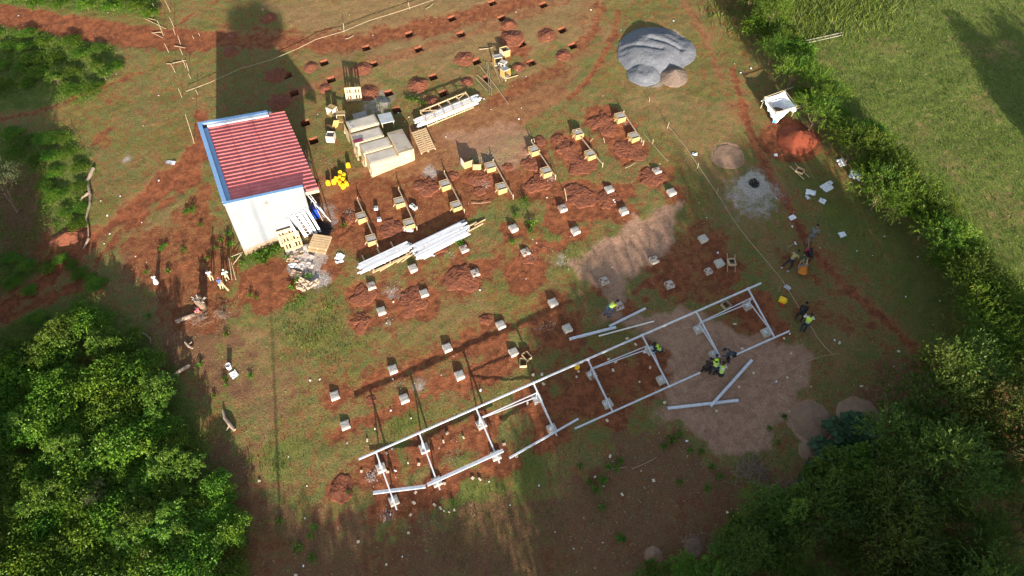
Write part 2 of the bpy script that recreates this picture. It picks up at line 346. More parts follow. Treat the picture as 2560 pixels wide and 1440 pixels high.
# sand, cement and ash
patch('sand', [(1430, 660), (1490, 600), (1560, 570), (1640, 520), (1700, 510), (1690, 590), (1640, 640), (1580, 700), (1540, 790), (1500, 800), (1520, 720), (1450, 700)], jit=1.6, amt=.95)
patch('sand', [(1560, 800), (1700, 770), (1800, 800), (1960, 850), (2040, 870), (2020, 960), (1940, 1060), (1920, 1130), (1850, 1160), (1770, 1130), (1700, 1060), (1600, 1040), (1680, 960), (1660, 880)], jit=1.8, amt=.95)
for p in ((1820, 390, 1.15), (2026, 1055, 1.25), (2147, 1045, 1.25), (1635, 1388, .5), (2022, 1125, .55), (1735, 1370, .45)): spot('sand', *p, jit=.35, soft=.25)
spot('ash', 1882, 490, 1.9, jit=1.6, soft=2.4, amt=.6); spot('ash', 1882, 462, 1.0, jit=.9, soft=.5, amt=1.0); spot('char', 1886, 458, .42, jit=.5, soft=.3)
spot('ash', 945, 255, 1.1, 1.5, 20, jit=1, amt=.55); spot('ash', 760, 655, 1.1, 1, 0, jit=2, soft=.4, amt=.7); spot('ash', 805, 700, .7, jit=1.6, amt=.8)
spot('ash', 815, 540, 1.4, .6, 0, jit=1.6, amt=.45); spot('ash', 1075, 430, .6, jit=.8, amt=.6); spot('ash', 982, 725, .5, 1.4, 0, jit=1.4, amt=.6); spot('ash', 1150, 275, .1, jit=.8, amt=.3)
spot('ash', 1400, 650, .3, jit=1.4, amt=.5); spot('ash', 1352, 820, .25, jit=1.2, amt=.6); spot('ash', 1045, 967, .35, jit=1.2, amt=.6); spot('ash', 317, 397, .4, jit=.4, amt=.7)
spot('char', 800, 575, .85, 1, 0, jit=.8, amt=.85); spot('char', 745, 620, 1.1, 1, 0, jit=2, amt=.35)
spot('ash', 1640, 130, 2.7, jit=.9, soft=.6, amt=.6); spot('ash', 1625, 190, 1.2, jit=.9, soft=.6, amt=.6)
# --- soil turned over around every footing (worked rows)
ROWS = [  # px,py of the footing tops, line by line
 ('rack_rear', [(952, 1168), (1060, 1118), (1203, 1058), (1343, 995), (1480, 935), (1627, 873), (1748, 820), (1870, 762)]),
 ('rack_front', [(984, 1250), (1092, 1202), (1240, 1137), (1380, 1070), (1520, 1007), (1655, 947), (1788, 883), (1917, 828)]),
 ('mid_rear', [(836, 987), (982, 922), (1118, 867), (1252, 809), (1383, 753), (1511, 700), (1636, 648), (1759, 594)]),
 ('mid_front', [(862, 1060), (1010, 994), (1149, 936), (1284, 878), (1419, 818), (1548, 762), (1675, 709), (1800, 655)]),
 ('far_rear', [(928, 712), (1032, 668), (1160, 619), (1284, 568), (1407, 518), (1524, 470), (1643, 424)]),
 ('far_front', [(953, 775), (1060, 731), (1188, 679), (1314, 627), (1439, 574), (1560, 525), (1680, 478)])]
for nm, L in ROWS:
    for i, (x, y) in enumerate(L):
        spot('soil', x + 2, y + 12, .75 if nm[:4] != 'rack' else 1.2, 1.3, 22, jit=1.6, amt=.9)
        spot('rough', x - 10, y + 10, .9, 1.3, 22, amt=.8)
for a, b, wd in (((952, 1180), (1343, 1010), .9), ((984, 1262), (1380, 1085), .7), ((1343, 1030), (1900, 800), 2.0), ((1500, 960), (1690, 870), 1.4), ((836, 1000), (1118, 885), .9), ((1118, 885), (1400, 780), 1.3), ((862, 1075), (1150, 950), .7), ((1150, 960), (1440, 830), 1.3), ((1600, 720), (1800, 640), .9), ((940, 750), (1060, 700), 1.2), ((1100, 700), (1200, 660), 1.4), ((1400, 560), (1560, 480), 1.6), ((1330, 620), (1440, 600), .6), ((1600, 450), (1690, 470), 1.1), ((1640, 660), (1820, 690), 1.2), ((1380, 790), (1300, 900), 1.3)):
    stroke('soil', [a, b], wd, soft=.5, jit=2.6, amt=.9); stroke('rough', [a, b], wd, amt=.7)
for p in ((1505, 300, 1.4), (1430, 380, 1.6), (1575, 375, 1.3), (1330, 400, 1.4), (1350, 460, 1.5), (1210, 450, 1.5), (1065, 465, 1.3), (985, 575, 1.5), (1160, 690, 1.5), (1035, 755, 1.6), (905, 740, 1.4), (905, 800, 1.1), (1440, 500, 2.0), (1500, 500, 1.6), (1630, 440, 1.2), (1310, 690, 1.5), (860, 560, 1.0), (1540, 330, 1.4), (950, 560, 1.5), (1290, 120, 1.0)):
    spot('soil', *p, jit=1.3, amt=.95); spot('rough', *p, amt=1)
spot('soil', 1975, 350, 2.1, jit=.9); spot('rough', 1960, 350, 2.0); spot('soil', 180, 590, .8, 1.8, 20, jit=1); spot('soil', 470, 445, 1.2, jit=1)
for p in ((510, 700, 1.6), (250, 345, .9), (265, 255, .6), (130, 620, 1.2)): spot('soil', *p, jit=1.6, amt=.7)
PITS = [(716, 189), (731, 232), (806, 157.5), (824, 200), (932.5, 162.5), (912.5, 120), (1041, 124), (1019, 85), (1149, 86), (1125, 47), (1252.5, 47.5), (1228, 9), (1189, 153), (1079, 194), (967.5, 235), (1104, 236), (1211, 198), (990, 277.5), (761, 309), (781, 354), (1356, 12), (1402.5, 76), (1430, 117), (1324, 156), (1299, 112)]
for x, y in PITS: spot('soil', x, y - 2, .35, jit=.5, amt=.9)
HEAPS = [(777, 167, .55, .26), (811, 221, .48, .24), (905, 172, .72, .28), (1160, 147, .72, .28), (1046, 212, .8, .34), (922, 232, .75, .3), (1366, 88, .7, .3), (1408, 138, .62, .32), (1295, 167, .5, .24), (1271, 62, .62, .34), (1277, 96, .9, .34), (1078, 256, .7, .3), (1168, 203, .5, .24), (700, 255, .8, .3), (688, 188, .75, .3), (577, 92, .5, .24), (577, 129, .62, .26), (672, 45, .6, .4),
         (1502, 300, 1.0, .34), (1520, 325, .8, .2), (1415, 372, .9, .34), (1450, 408, 1.1, .26), (1578, 372, 1.1, .26), (1350, 352, .5, .22), (1396, 350, .6, .26), (1325, 408, .75, .36), (1348, 458, 1.0, .34), (1212, 442, 1.0, .34), (1203, 474, .5, .2), (1272, 418, .5, .2), (1066, 466, .9, .32), (1128, 440, .5, .26), (870, 545, .6, .3), (980, 570, .8, .24), (1160, 692, 1.1, .3), (1030, 752, 1.1, .26), (903, 803, .8, .36), (1218, 800, .45, .2), (1628, 440, .9, .22), (1445, 488, 1.2, .24), (1315, 640, .7, .2), (1515, 500, 1.0, .22), (905, 735, .9, .2), (930, 1000, .4, .1), (850, 1222, .8, .24), (1095, 622, .6, .28)]
for x, y, r, h in HEAPS: spot('soil', x, y, r * 1.1, jit=.6); spot('rough', x, y, r * 1.1)
patch('lush', [(560, 640), (640, 600), (700, 620), (680, 650), (600, 690)], jit=1, amt=.9)
spot('lush', 740, 750, .6, 1.6, 60, jit=.6, amt=1); spot('lush', 1300, 500, 1.0, jit=2, amt=.7); spot('lush', 1330, 590, 1.0, jit=2, amt=.7)
# --- heights
clod = (np.abs(fbm(GX / .30, GY / .30, 51.0, 3) - .45) * 2)
tuft = fbm(GX / .33, GY / .33, 61.0, 2) - .4
GZ = GZ + CH['rough'] * CH['soil'] * (clod - .2) * .13 + (1 - CH['soil']) * (1 - CH['track']) * tuft * .05 - CH['soil'] * .03 + CH['lush'] * tuft * .03
kill = np.zeros((shape[0] - 1, shape[1] - 1), bool); PITRECT = []
for x, y in PITS:
    a, b = toab(at(x, y)); ia = int(np.searchsorted(GA, a)) - 2; ib = int(np.searchsorted(GB, b)) - 3; kill[ib:ib + 5, ia:ia + 5] = True; PITRECT.append((ia, ib))
idx = np.arange(GX.size).reshape(shape)
q = np.stack([idx[:-1, :-1], idx[:-1, 1:], idx[1:, 1:], idx[1:, :-1]], -1)[~kill]
V = np.stack([GX, GY, GZ], -1).reshape(-1, 3)
def rgba(a, b, c, d): return np.stack([CH[a], CH[b], CH[c], CH[d] if d else np.ones(shape)], -1).reshape(-1, 4)
g = bpy.data.materials.new('site_ground'); g.use_nodes = True; nt = g.node_tree; P = nt.nodes['Principled BSDF']; L = nt.links.new
tc = nt.nodes.new('ShaderNodeTexCoord').outputs['Object']
def attr(nm):
    a = N(nt, 'ShaderNodeAttribute', attribute_name=nm); s = nt.nodes.new('ShaderNodeSeparateColor'); L(a.outputs['Color'], s.inputs[0]); return s.outputs[0], s.outputs[1], s.outputs[2]
soil_, lush_, sand_ = attr('m1'); dry_, mulch_, ash_ = attr('m2'); track_, rough_, char_ = attr('m3')
nf = noise(nt, 9, 6, .75, tc); nm_ = noise(nt, 2.2, 5, .65, tc, .5); nl = noise(nt, .35, 4, .6, tc); nh = noise(nt, 28, 3, .7, tc)
def edged(a, k=1.0):                         # break the mask's edge up with noise at three sizes
    v = mth(nt, 'ADD', a, mth(nt, 'MULTIPLY', mth(nt, 'SUBTRACT', nf, .5), 1.5 * k)); v = mth(nt, 'ADD', v, mth(nt, 'MULTIPLY', mth(nt, 'SUBTRACT', nm_, .5), 1.1 * k))
    return ramp(nt, mth(nt, 'ADD', v, mth(nt, 'MULTIPLY', mth(nt, 'SUBTRACT', nh, .5), .8 * k)), .28, .78)
grass = mixc(nt, ramp(nt, nm_, .35, .65), (.130, .112, .036), (.195, .142, .056))
grass = mixc(nt, ramp(nt, nl, .42, .6), grass, (.125, .115, .030))
grass = mixc(nt, ramp(nt, nf, .50, .62), grass, (.062, .060, .024))
grass = mixc(nt, ramp(nt, nh, .60, .70), grass, (.25, .19, .09))
earthy = mixc(nt, ramp(nt, nf, .35, .65), (.20, .080, .032), (.13, .05, .020))
grass = mixc(nt, mth(nt, 'MULTIPLY', ramp(nt, nm_, .46, .60), .75), grass, earthy)
lushc = mixc(nt, ramp(nt, nf, .35, .65), (.052, .084, .016), (.102, .128, .026))
lushc = mixc(nt, mth(nt, 'MULTIPLY', ramp(nt, nm_, .5, .66), .8), lushc, (.13, .12, .04))
grass = mixc(nt, mth(nt, 'MULTIPLY', ramp(nt, noise(nt, .8, 5, .7, tc, .8), .50, .60), .65), grass, (.090, .108, .034))
c = mixc(nt, edged(lush_), grass, lushc)
dryc = mixc(nt, ramp(nt, nf, .35, .65), (.23, .135, .062), (.150, .095, .045)); dryc = mixc(nt, ramp(nt, nh, .58, .68), dryc, (.36, .26, .15))
c = mixc(nt, mth(nt, 'MULTIPLY', edged(dry_), .75), c, dryc)
mul = mixc(nt, ramp(nt, nf, .35, .62), (.090, .040, .024), (.150, .072, .040)); mul = mixc(nt, ramp(nt, nh, .57, .66), mul, (.24, .15, .09))
c = mixc(nt, mth(nt, 'MULTIPLY', edged(mulch_), .9), c, mul)
trk = mixc(nt, ramp(nt, nm_, .35, .65), (.220, .105, .048), (.150, .065, .030)); trk = mixc(nt, ramp(nt, nh, .62, .72), trk, (.26, .17, .11))
c = mixc(nt, edged(track_), c, trk)
soilc = mixc(nt, ramp(nt, nm_, .38, .62), (.210, .070, .031), (.120, .041, .019)); soilc = mixc(nt, ramp(nt, nf, .58, .7), soilc, (.27, .11, .048))
c = mixc(nt, edged(soil_), c, soilc)
sandc = mixc(nt, ramp(nt, nm_, .35, .65), (.32, .195, .13), (.235, .135, .09)); c = mixc(nt, edged(sand_, .6), c, sandc)
ashc = mixc(nt, ramp(nt, nf, .35, .65), (.42, .40, .38), (.24, .21, .19)); c = mixc(nt, mth(nt, 'MULTIPLY', edged(ash_, 1.1), .85), c, ashc)
c = mixc(nt, edged(char_, .8), c, (.022, .018, .018))
c = mixc(nt, .5, c, mixc(nt, ramp(nt, noise(nt, 17, 4, .8, tc), .35, .65), (.35, .35, .35), (1.0, 1.0, 1.0)), 'OVERLAY')
L(c, P.inputs['Base Color']); P.inputs['Roughness'].default_value = .95; P.inputs['Specular IOR Level'].default_value = .15
bmp = nt.nodes.new('ShaderNodeBump'); bmp.inputs['Distance'].default_value = .05; bmp.inputs['Strength'].default_value = .9
L(mth(nt, 'ADD', mth(nt, 'MULTIPLY', nf, 1.4), mth(nt, 'MULTIPLY', nh, .5)), bmp.inputs['Height']); L(bmp.outputs[0], P.inputs['Normal'])
ground = npmesh('ground', V, q, g, smooth=True, attrs={'m1': ('POINT', rgba('soil', 'lush', 'sand', None)), 'm2': ('POINT', rgba('dry', 'mulch', 'ash', None)), 'm3': ('POINT', rgba('track', 'rough', 'char', None))})
tag(ground, kind='structure')
# --- pits: earth-walled boxes sunk in the ground
def pitlab():
    # number the lines by their place down the slope
    lines_ = {}
    for k, (x, y) in enumerate(PITS):
        a, b = toab(at(x, y)); lines_.setdefault(round(b / 2.05), []).append((a, k))
    keys = sorted(lines_, reverse=True); lab = {}
    for r, kk in enumerate(keys):
        for c_, (a, k) in enumerate(sorted(lines_[kk])): lab[k] = (c_ + 1, r + 1)
    return lab
PL = pitlab()
for k, (ia, ib) in enumerate(PITRECT):
    ring = [(ib, ia + i) for i in range(5)] + [(ib + i, ia + 5) for i in range(5)] + [(ib + 5, ia + 5 - i) for i in range(5)] + [(ib + 5 - i, ia) for i in range(5)]
    mb = MB(); top = [Vector((GX[r], GY[r], GZ[r])) for r in ring]; dp = .75 + .1 * rnd.random()
    n = len(top); vs = [tuple(p) for p in top] + [(p.x + rnd.uniform(-.02, .02), p.y + rnd.uniform(-.02, .02), p.z - dp * .5) for p in top] + [(p.x, p.y, p.z - dp) for p in top]
    fs = [(i, (i + 1) % n, n + (i + 1) % n, n + i) for i in range(n)] + [(n + i, n + (i + 1) % n, 2 * n + (i + 1) % n, 2 * n + i) for i in range(n)] + [tuple(range(2 * n, 3 * n))]
    mb.add(vs, fs); c_, r_ = PL[k]
    tag(mb.build('foundation_pit', SOILM), f"open square red-earth pit, {ordn(c_)} from left in {ordn(r_)} pit line from top", 'pit', 'square foundation pits dug in lines')
# ---------------------------------------------------------------- heaps
def mound(name, px, py, r, h, m, label=None, cat=None, group=None, prof=1.3, cl=.10, clsc=.16, lobes=.25, res=None, asp=1.0, rot=0, kind=None, base=None):
    c = at(px, py); seed = rnd.random() * 99; nr = res or max(10, int(r / .055)); na = int(nr * 5.2); nr = min(nr, 60); na = min(na, 300)
    t = np.linspace(0, 1, nr)[:, None]; a = np.linspace(0, 2 * np.pi, na, endpoint=False)[None, :]
    rr = r * (1 + lobes * 2 * (fbm(np.cos(a) * 1.3 + seed, np.sin(a) * 1.3, seed, 3) - .45)) * t
    X0 = np.cos(a) * rr * asp; Y0 = np.sin(a) * rr; cr, sr = math.cos(R(rot)), math.sin(R(rot))
    X = c.x + X0 * cr - Y0 * sr; Y = c.y + X0 * sr + Y0 * cr
    Hh = h * (np.clip(1 - t, 0, 1) ** prof) * (1 + 0 * a)
    k = np.abs(fbm(X / clsc, Y / clsc, seed, 3) - .45) * 2
    Hh = Hh + cl * (k - .25) * np.clip((1 - t) * 4, 0, 1) * (h / .3) ** .5 + .10 * h * (fbm(X / .5, Y / .5, seed + 5, 2) - .4)
    Z = gz(X, Y) + Hh - .10 * (t > .985)
    V = np.stack([X, Y, Z], -1).reshape(-1, 3); id_ = np.arange(nr * na).reshape(nr, na); j = np.roll(id_, -1, 1)
    o = npmesh(name, V, np.stack([id_[:-1], id_[1:], j[1:], j[:-1]], -1).reshape(-1, 4), m, smooth=True)
    return tag(o, label, cat, group, kind)
hp = sorted(range(len(HEAPS)), key=lambda i: (round(-toab(at(*HEAPS[i][:2]))[1] / 2.4), toab(at(*HEAPS[i][:2]))[0]))
for k, i in enumerate(hp):
    x, y, r, h = HEAPS[i]
    where = 'in the upper field of pits' if y < 275 else ('among the yellow forms' if y < 520 else 'beside the concrete footings')
    size = 'broad' if r > .9 else ('small' if r < .6 else 'mid-sized')
    mound('soil_heap', x, y, r * (1.1 if y < 275 else .95), h * (.62 if y < 275 else .25), SOILM, f"{size} red soil heap {where}, {ordn(k + 1)} counting down the rows", 'soil heap', 'red soil heaps by the pits', cl=.13 if y < 275 else .17, lobes=.25 if y < 275 else .75, prof=1.3 if y < 275 else .8, clsc=.16 if y < 275 else .11)
GRAV = mat('grey_crushed_gravel', (.155, .165, .19), (.085, .092, .108), 18, .95, 0, 1.0, 26, spots=(.27, .27, .26), spotsc=13, spotth=.58)
def gravelpile():
    c = at(1640, 128); n = 150; xs = np.linspace(-4.4, 4.4, n); X, Y = np.meshgrid(xs, xs); wx = c.x + X; wy = c.y + Y
    wv = .5 * (fbm(wx / 1.2, wy / 1.2, 3, 3) - .45) + .25 * (fbm(wx / .3, wy / .3, 5, 2) - .45)
    def disc(px, py, r, top, sl): p = at(px, py); return top * sst((r + .45 * wv - np.hypot(wx - p.x, wy - p.y)) / (r * .62))
    base = np.maximum(disc(1632, 130, 2.95, .62, .75), np.maximum(disc(1612, 185, 1.45, .35, .5), disc(1690, 128, 1.7, .30, .35)))
    z = base.copy()
    for (p, q, wd, hh) in (((1600, 70), (1655, 95), .22, .26), ((1622, 112), (1702, 132), .20, .24), ((1555, 126), (1650, 138), .24, .22), ((1570, 60), (1600, 80), .3, .12), ((1585, 165), (1600, 190), .2, .1), ((1625, 95), (1680, 110), .3, .1)):
        a = at(*p); b = at(*q); dd = segd(wx, wy, np.array([(a.x, a.y), (b.x, b.y)])) ; side = ((wx - a.x) * (-(b.y - a.y)) + (wy - a.y) * (b.x - a.x)) / math.hypot(b.x - a.x, b.y - a.y)
        z = z - hh * .42 * np.exp(-((dd) / (wd * .75)) ** 2) * np.minimum(1, base * 3) + hh * .08 * np.exp(-((dd - wd * 1.5) / (wd)) ** 2) * np.minimum(1, base * 3)
    z = z + .05 * (fbm(wx / .11, wy / .11, 8, 2) - .4) * (base > .03) + .05 * (fbm(wx / .8, wy / .8, 12, 2) - .4) * np.minimum(1, base * 3)
    Z = gz(wx, wy) + np.where(base > .015, z + .01, -.12); V = np.stack([wx, wy, Z], -1).reshape(-1, 3); i = np.arange(n * n).reshape(n, n)
    qd = np.stack([i[:-1, :-1], i[:-1, 1:], i[1:, 1:], i[1:, :-1]], -1).reshape(-1, 4); keep = (base.reshape(-1)[qd] > .015).any(1)
    tag(npmesh('gravel_pile', V, qd[keep], GRAV, smooth=True), 'large flat-topped pile of grey crushed gravel with furrows', 'gravel pile')
gravelpile()
mound('ballast_heap', 1683, 192, 1.15, .62, mat('brown_ballast', (.20, .145, .11), (.10, .07, .055), 16, .95, 0, 1, 24), 'small brown ballast heap on the lower edge of the gravel', 'ballast heap', prof=1.0, cl=.05, lobes=.12)
mound('red_soil_mound', 1992, 348, 1.4, .80, mat('vivid_red_soil', (.20, .038, .013), (.13, .027, .010), 3, .95, 0, .6, 14), 'tall smooth mound of vivid red soil below the white tarpaulin tank', 'soil mound', prof=1.0, cl=.03, lobes=.15)
SANDM = mat('fine_tan_sand', (.24, .15, .098), (.19, .118, .075), 3, .95, 0, .5, 20)
for x, y, r, h, lb in ((1820, 390, 1.15, .10, 'flat round sand patch beside the grey ash'), (2026, 1055, 1.2, .30, 'round pile of tan sand nearest the big sandy area'), (2147, 1048, 1.25, .34, 'round tan sand pile partly under green plants at the forest edge'), (2022, 1125, .55, .2, 'smallest tan sand heap touching the big round leaves'), (1635, 1388, .5, .22, 'tiny tan sand heap near the bottom edge')):
    mound('sand_pile', x, y, r, h, SANDM, lb, 'sand pile', 'tan sand piles', prof=.8, cl=.03)
mound('earth_bank', 170, 590, .8, .35, SOILM, 'bare red earth bank among green plants left of the log', 'earth bank', asp=1.9, rot=25)
# ---------------------------------------------------------------- concrete footings
def plinth_proto(nm, m, s=.5, h=.6, seed=0):
    r = random.Random(seed); mb = MB(); k = 6
    vs = []; fs = []
    for j in range(k + 1):
        for i in range(k + 1):
            e = (i in (0, k)) or (j in (0, k)); vs.append(((i / k - .5) * s + r.uniform(-.006, .006), (j / k - .5) * s + r.uniform(-.006, .006), (-.012 if e else 0) + r.uniform(-.006, .006)))
    for j in range(k):
        for i in range(k): a = j * (k + 1) + i; fs.append((a, a + 1, a + k + 2, a + k + 1))
    ring = [i for i in range(k + 1)] + [(k + 1) * j + k for j in range(1, k + 1)] + [(k + 1) * k + i for i in range(k - 1, -1, -1)] + [(k + 1) * j for j in range(k - 1, 0, -1)]
    n0 = len(vs)
    for i in ring: v = vs[i]; vs.append((v[0] * 1.02, v[1] * 1.02, -h))
    n = len(ring)
    for i in range(n): fs.append((ring[i], n0 + i, n0 + (i + 1) % n, ring[(i + 1) % n]))
    mb.add(vs, fs); me = mb.build(nm, m).data; o = bpy.data.objects[-1] if False else None
    return me
PM = [plinth_proto('concrete_footing', CONC, seed=1), plinth_proto('concrete_footing', CONC, seed=2), plinth_proto('concrete_footing', CONC_D, seed=3)]
for o in [o for o in bpy.data.objects if o.name.startswith('concrete_footing')]: bpy.data.objects.remove(o)
PHI = R(23.5)
rowname = {'rack_rear': 'upper line under the rack', 'rack_front': 'lower line under the rack', 'mid_rear': 'second line above the rack', 'mid_front': 'first line above the rack', 'far_rear': 'first line below yellow forms', 'far_front': 'second line below yellow forms'}
FOOT = {}
for nm, L_ in ROWS:
    for i, (x, y) in enumerate(L_):
        h = (.20 if nm[:4] != 'rack' else .18) + rnd.uniform(-.03, .03)
        dirty = (nm == 'far_rear' and i in (2, 0, 6, 4)) or (nm in ('mid_front', 'mid_rear') and i in (6, 5)) or (nm == 'far_front' and i in (3, 2)) or nm == 'rack_rear' and i in (4, 7)
        p = gp(x, y, h); o = bpy.data.objects.new('concrete_footing', PM[2] if dirty else PM[rnd.randrange(2)]); COL.objects.link(o)
        o.location = (p.x, p.y, p.z + h); o.rotation_euler = (0, 0, PHI + rnd.uniform(-.05, .05) + rnd.choice((0, math.pi / 2, math.pi)))
        FOOT[nm, i] = o.location.copy()
        tag(o, f"{'mud-stained ' if dirty else 'pale '}concrete footing, {ordn(i + 1)} from left in {rowname[nm]}", 'footing', 'concrete footings in rows')
p = gp(1772, 676, .16); o = bpy.data.objects.new('concrete_footing', PM[2]); COL.objects.link(o); o.location = (p.x, p.y, p.z + .16); o.scale = (.82, .82, 1); o.rotation_euler = (0, 0, PHI)
tag(o, 'smaller tan concrete block left of the hand barrow', 'footing', 'concrete footings in rows')
# ---------------------------------------------------------------- yellow plywood forms
def make_form():
    t = thing('formwork_box', 'x x x x', 'formwork'); s, h, th = .64, .34, .03
    for nm, c, d in (('side_panel', (0, -s / 2, h / 2 - .15), (s, th, h + .3)), ('side_panel', (0, s / 2, h / 2 - .15), (s, th, h + .3)), ('side_panel', (-s / 2 + th / 2, 0, h / 2 - .152), (th, s - th - .004, h + .296)), ('side_panel', (s / 2 - th / 2, 0, h / 2 - .152), (th, s - th - .004, h + .296))):
        MB().box(c, d).build(nm, PLY, t)
    e = MB()
    for k in (-1, 1): e.box((0, k * (s / 2 + .002), h + .006), (s + .02, .045, .012))
    for k in (-1, 1): e.box((k * (s / 2 - .012), 0, h + .005), (.045, s - .06, .010))
    e.build('rim_batten', WOOD, t)
    MB().box((0, .035, .0), (s - .07, s * .60, h * 2 - .004)).build('concrete_fill', CONC, t)
    MB().bar((-s / 2 - .18, -.1, .03), (-s / 2 - .03, -.1, h * .7), .06, .04).build('side_prop', WOODG, t)
    return t
FORMS = [[(903, 540), (998, 503), (1112, 459), (1225, 415), (1335, 373), (1445, 331), (1550, 291)], [(928, 597), (1022, 557), (1140, 512), (1253, 467), (1365, 427), (1476, 383), (1585, 338)]]
fp = None; FORMP = {}
for r_, row in enumerate(FORMS):
    for i, (x, y) in enumerate(row):
        p = gp(x, y, .3); lb = f"yellow concrete-filled form, {ordn(i + 1)} from left in {'upper' if r_ == 0 else 'lower'} line of forms"
        M = Matrix.Translation((p.x, p.y, p.z)) @ Matrix.Rotation(PHI + rnd.uniform(-.04, .04), 4, 'Z')
        if fp is None: fp = make_form(); fp.matrix_world = M; tag(fp, lb, 'formwork', 'yellow formwork boxes'); q_ = fp
        else: q_ = clone(fp, M=M, label=lb)
        FORMP[r_, i] = p
for i, (a, b) in enumerate((((893, 496), (943, 613)), ((996, 472), (1041, 570)), ((1110, 430), (1160, 526)), ((1232, 402), (1282, 490)), ((1328, 352), (1388, 440)), ((1440, 328), (1506, 410)), ((1558, 282), (1608, 354)))):
    p = gp(*a, .3); q = gp(*b, .3); p.z += .3; q.z += .3; mb = MB().bar(p, q, .06, .05)
    t = thing('brace_batten', f"long timber batten bracing the {ordn(i + 1)} pair of yellow forms from left", 'batten', (0, 0, 0), group='timber battens bracing the forms')
    mb.build('batten', WOODG, t)
    for k_, e in enumerate((p, q)): MB().bar((e.x + .03, e.y, e.z - .75), (e.x + .03, e.y, e.z + .15), .05, .05).build('stake', BAMB, t)
# ---------------------------------------------------------------- the steel rack
RU = [(940, 1131), (1048, 1083), (1190, 1021), (1333, 957), (1470, 900), (1605, 838), (1741, 780), (1870, 722)]
RL = [(992, 1275), (1100, 1225), (1249, 1158), (1392, 1090), (1531, 1028), (1672, 964), (1800, 893), (1937, 845)]
HU, HL = 1.12, .62
BRK = mat('zinc_bracket', (.5, .52, .55), None, 5, .4, .4)
rack = thing('solar_panel_rack', 'long galvanised steel rack frame standing on two lines of footings', 'panel rack', (0, 0, 0))
RA = {}
for i in range(8):
    u = at(*RU[i], HU); l = at(*RL[i], HL); RA[i] = (u, l)
    MB().cbar(u, l, .075, .09).build('rafter', GALV, rack)
    MB().box((u.x, u.y, u.z + .02), (.13, .13, .12)).build('bracket', BRK, rack)
    for nm, k in (('rack_rear', .24), ('rack_front', .80)):
        f = FOOT[nm, i]; d = l - u; t = ((f.x - u.x) * d.x + (f.y - u.y) * d.y) / (d.x ** 2 + d.y ** 2); tp = u + d * t; tp.z -= .05
        b = Vector((tp.x, tp.y, f.z)); po = MB().bar(b, tp, .07, .07, (1, 0, 0)).build('post', GALV, rack)
        mb = MB().box((b.x, b.y, b.z + .008), (.20, .20, .012)); [mb.tube([(b.x + a_, b.y + c_, b.z + .01), (b.x + a_, b.y + c_, b.z + .05)], .012, 6) for a_ in (-.07, .07) for c_ in (-.07, .07)]
        mb.build('base_plate', GALV2, po)
def lift(v, d): return Vector((v.x, v.y, v.z + d))
a = at(897, 1148, HU + .08); z = at(1903, 708, HU + .08); ns = 4
for k in range(ns):
    p = a.lerp(z, k / ns); q = a.lerp(z, (k + 1) / ns - .0006); MB().cbar(p, q, .085, .11).build('purlin', GALV, rack)
for (p, q) in (((1437, 1072), (1750, 932)), ((1826, 893), (1973, 828))):
    p = at(*p, HL + .11); q = at(*q, HL + .11)
    MB().cbar(p, q, .085, .09).build('purlin', GALV, rack)
for i, j in ((2, 3), (4, 5), (6, 7)):
    f = FOOT['rack_rear', j]; (u, l) = RA[i]; (u2, l2) = RA[j]
    def onr(k, nm, dz=-.10):
        f_ = FOOT[nm, k]; u_, l_ = RA[k]; d = l_ - u_; t = ((f_.x - u_.x) * d.x + (f_.y - u_.y) * d.y) / (d.x ** 2 + d.y ** 2); v = u_ + d * t; v.z += dz; return v
    MB().bar(onr(i, 'rack_rear', -.16), onr(j, 'rack_rear', -.16), .05, .05).build('brace', GALV, rack)
    MB().bar(onr(i, 'rack_rear', -.25), Vector((f.x, f.y, f.z + .15)), .05, .05).build('brace', GALV, rack)
for i in (3, 4, 5, 6, 7):
    f = FOOT['rack_rear', i]; v = onr(i, 'rack_front', -.09)
    MB().bar(Vector((f.x, f.y, f.z + .25)), v, .05, .05).build('strut', GALV, rack)
# loose beams
def beam(a, b, ha, hb, wd, ht, label, m=GALV, nm='steel_beam', cat='beam', grp='loose steel beams by the rack', wood=False):
    p = at(*a, ha); q = at(*b, hb); mb = MB()
    mb.bar(p, q, wd, ht) if wood else mb.cbar(p, q, wd, ht, .008)
    return tag(mb.build(nm, m), label, cat, grp)
beam((1423, 848), (1540, 818), .06, .06, .16, .10, 'thick loose steel channel lying left of the thin white beam, above the rack')
beam((1523, 816), (1614, 771), .06, .06, .13, .10, 'loose steel channel pointing up to the bending man in blue jeans')
beam((1497, 840), (1635, 803), .05, .05, .075, .06, 'thin whitish beam lying just above the rack top rail', mat('white_painted_beam', (.80, .76, .70), (.7, .66, .6), 4, .6))
beam((1776, 1016), (1880, 900), .16, .16, .16, .10, 'loose steel channel slanting upward on the sand, crossing another')
beam((1669, 1021), (1846, 1001), .06, .06, .16, .10, 'loose steel channel lying almost level on the sand under another')
beam((1273, 1145), (1446, 1047), .70, .76, .10, .08, 'steel rail resting on the fourth rafter end, separate from the rails')
beam((1068, 1212), (1258, 1126), .76, .88, .17, .10, 'wide steel channel laid across the second and third rafters')
beam((933, 1232), (1064, 1216), .78, .70, .17, .10, 'wide steel channel laid across the first rafter at left')
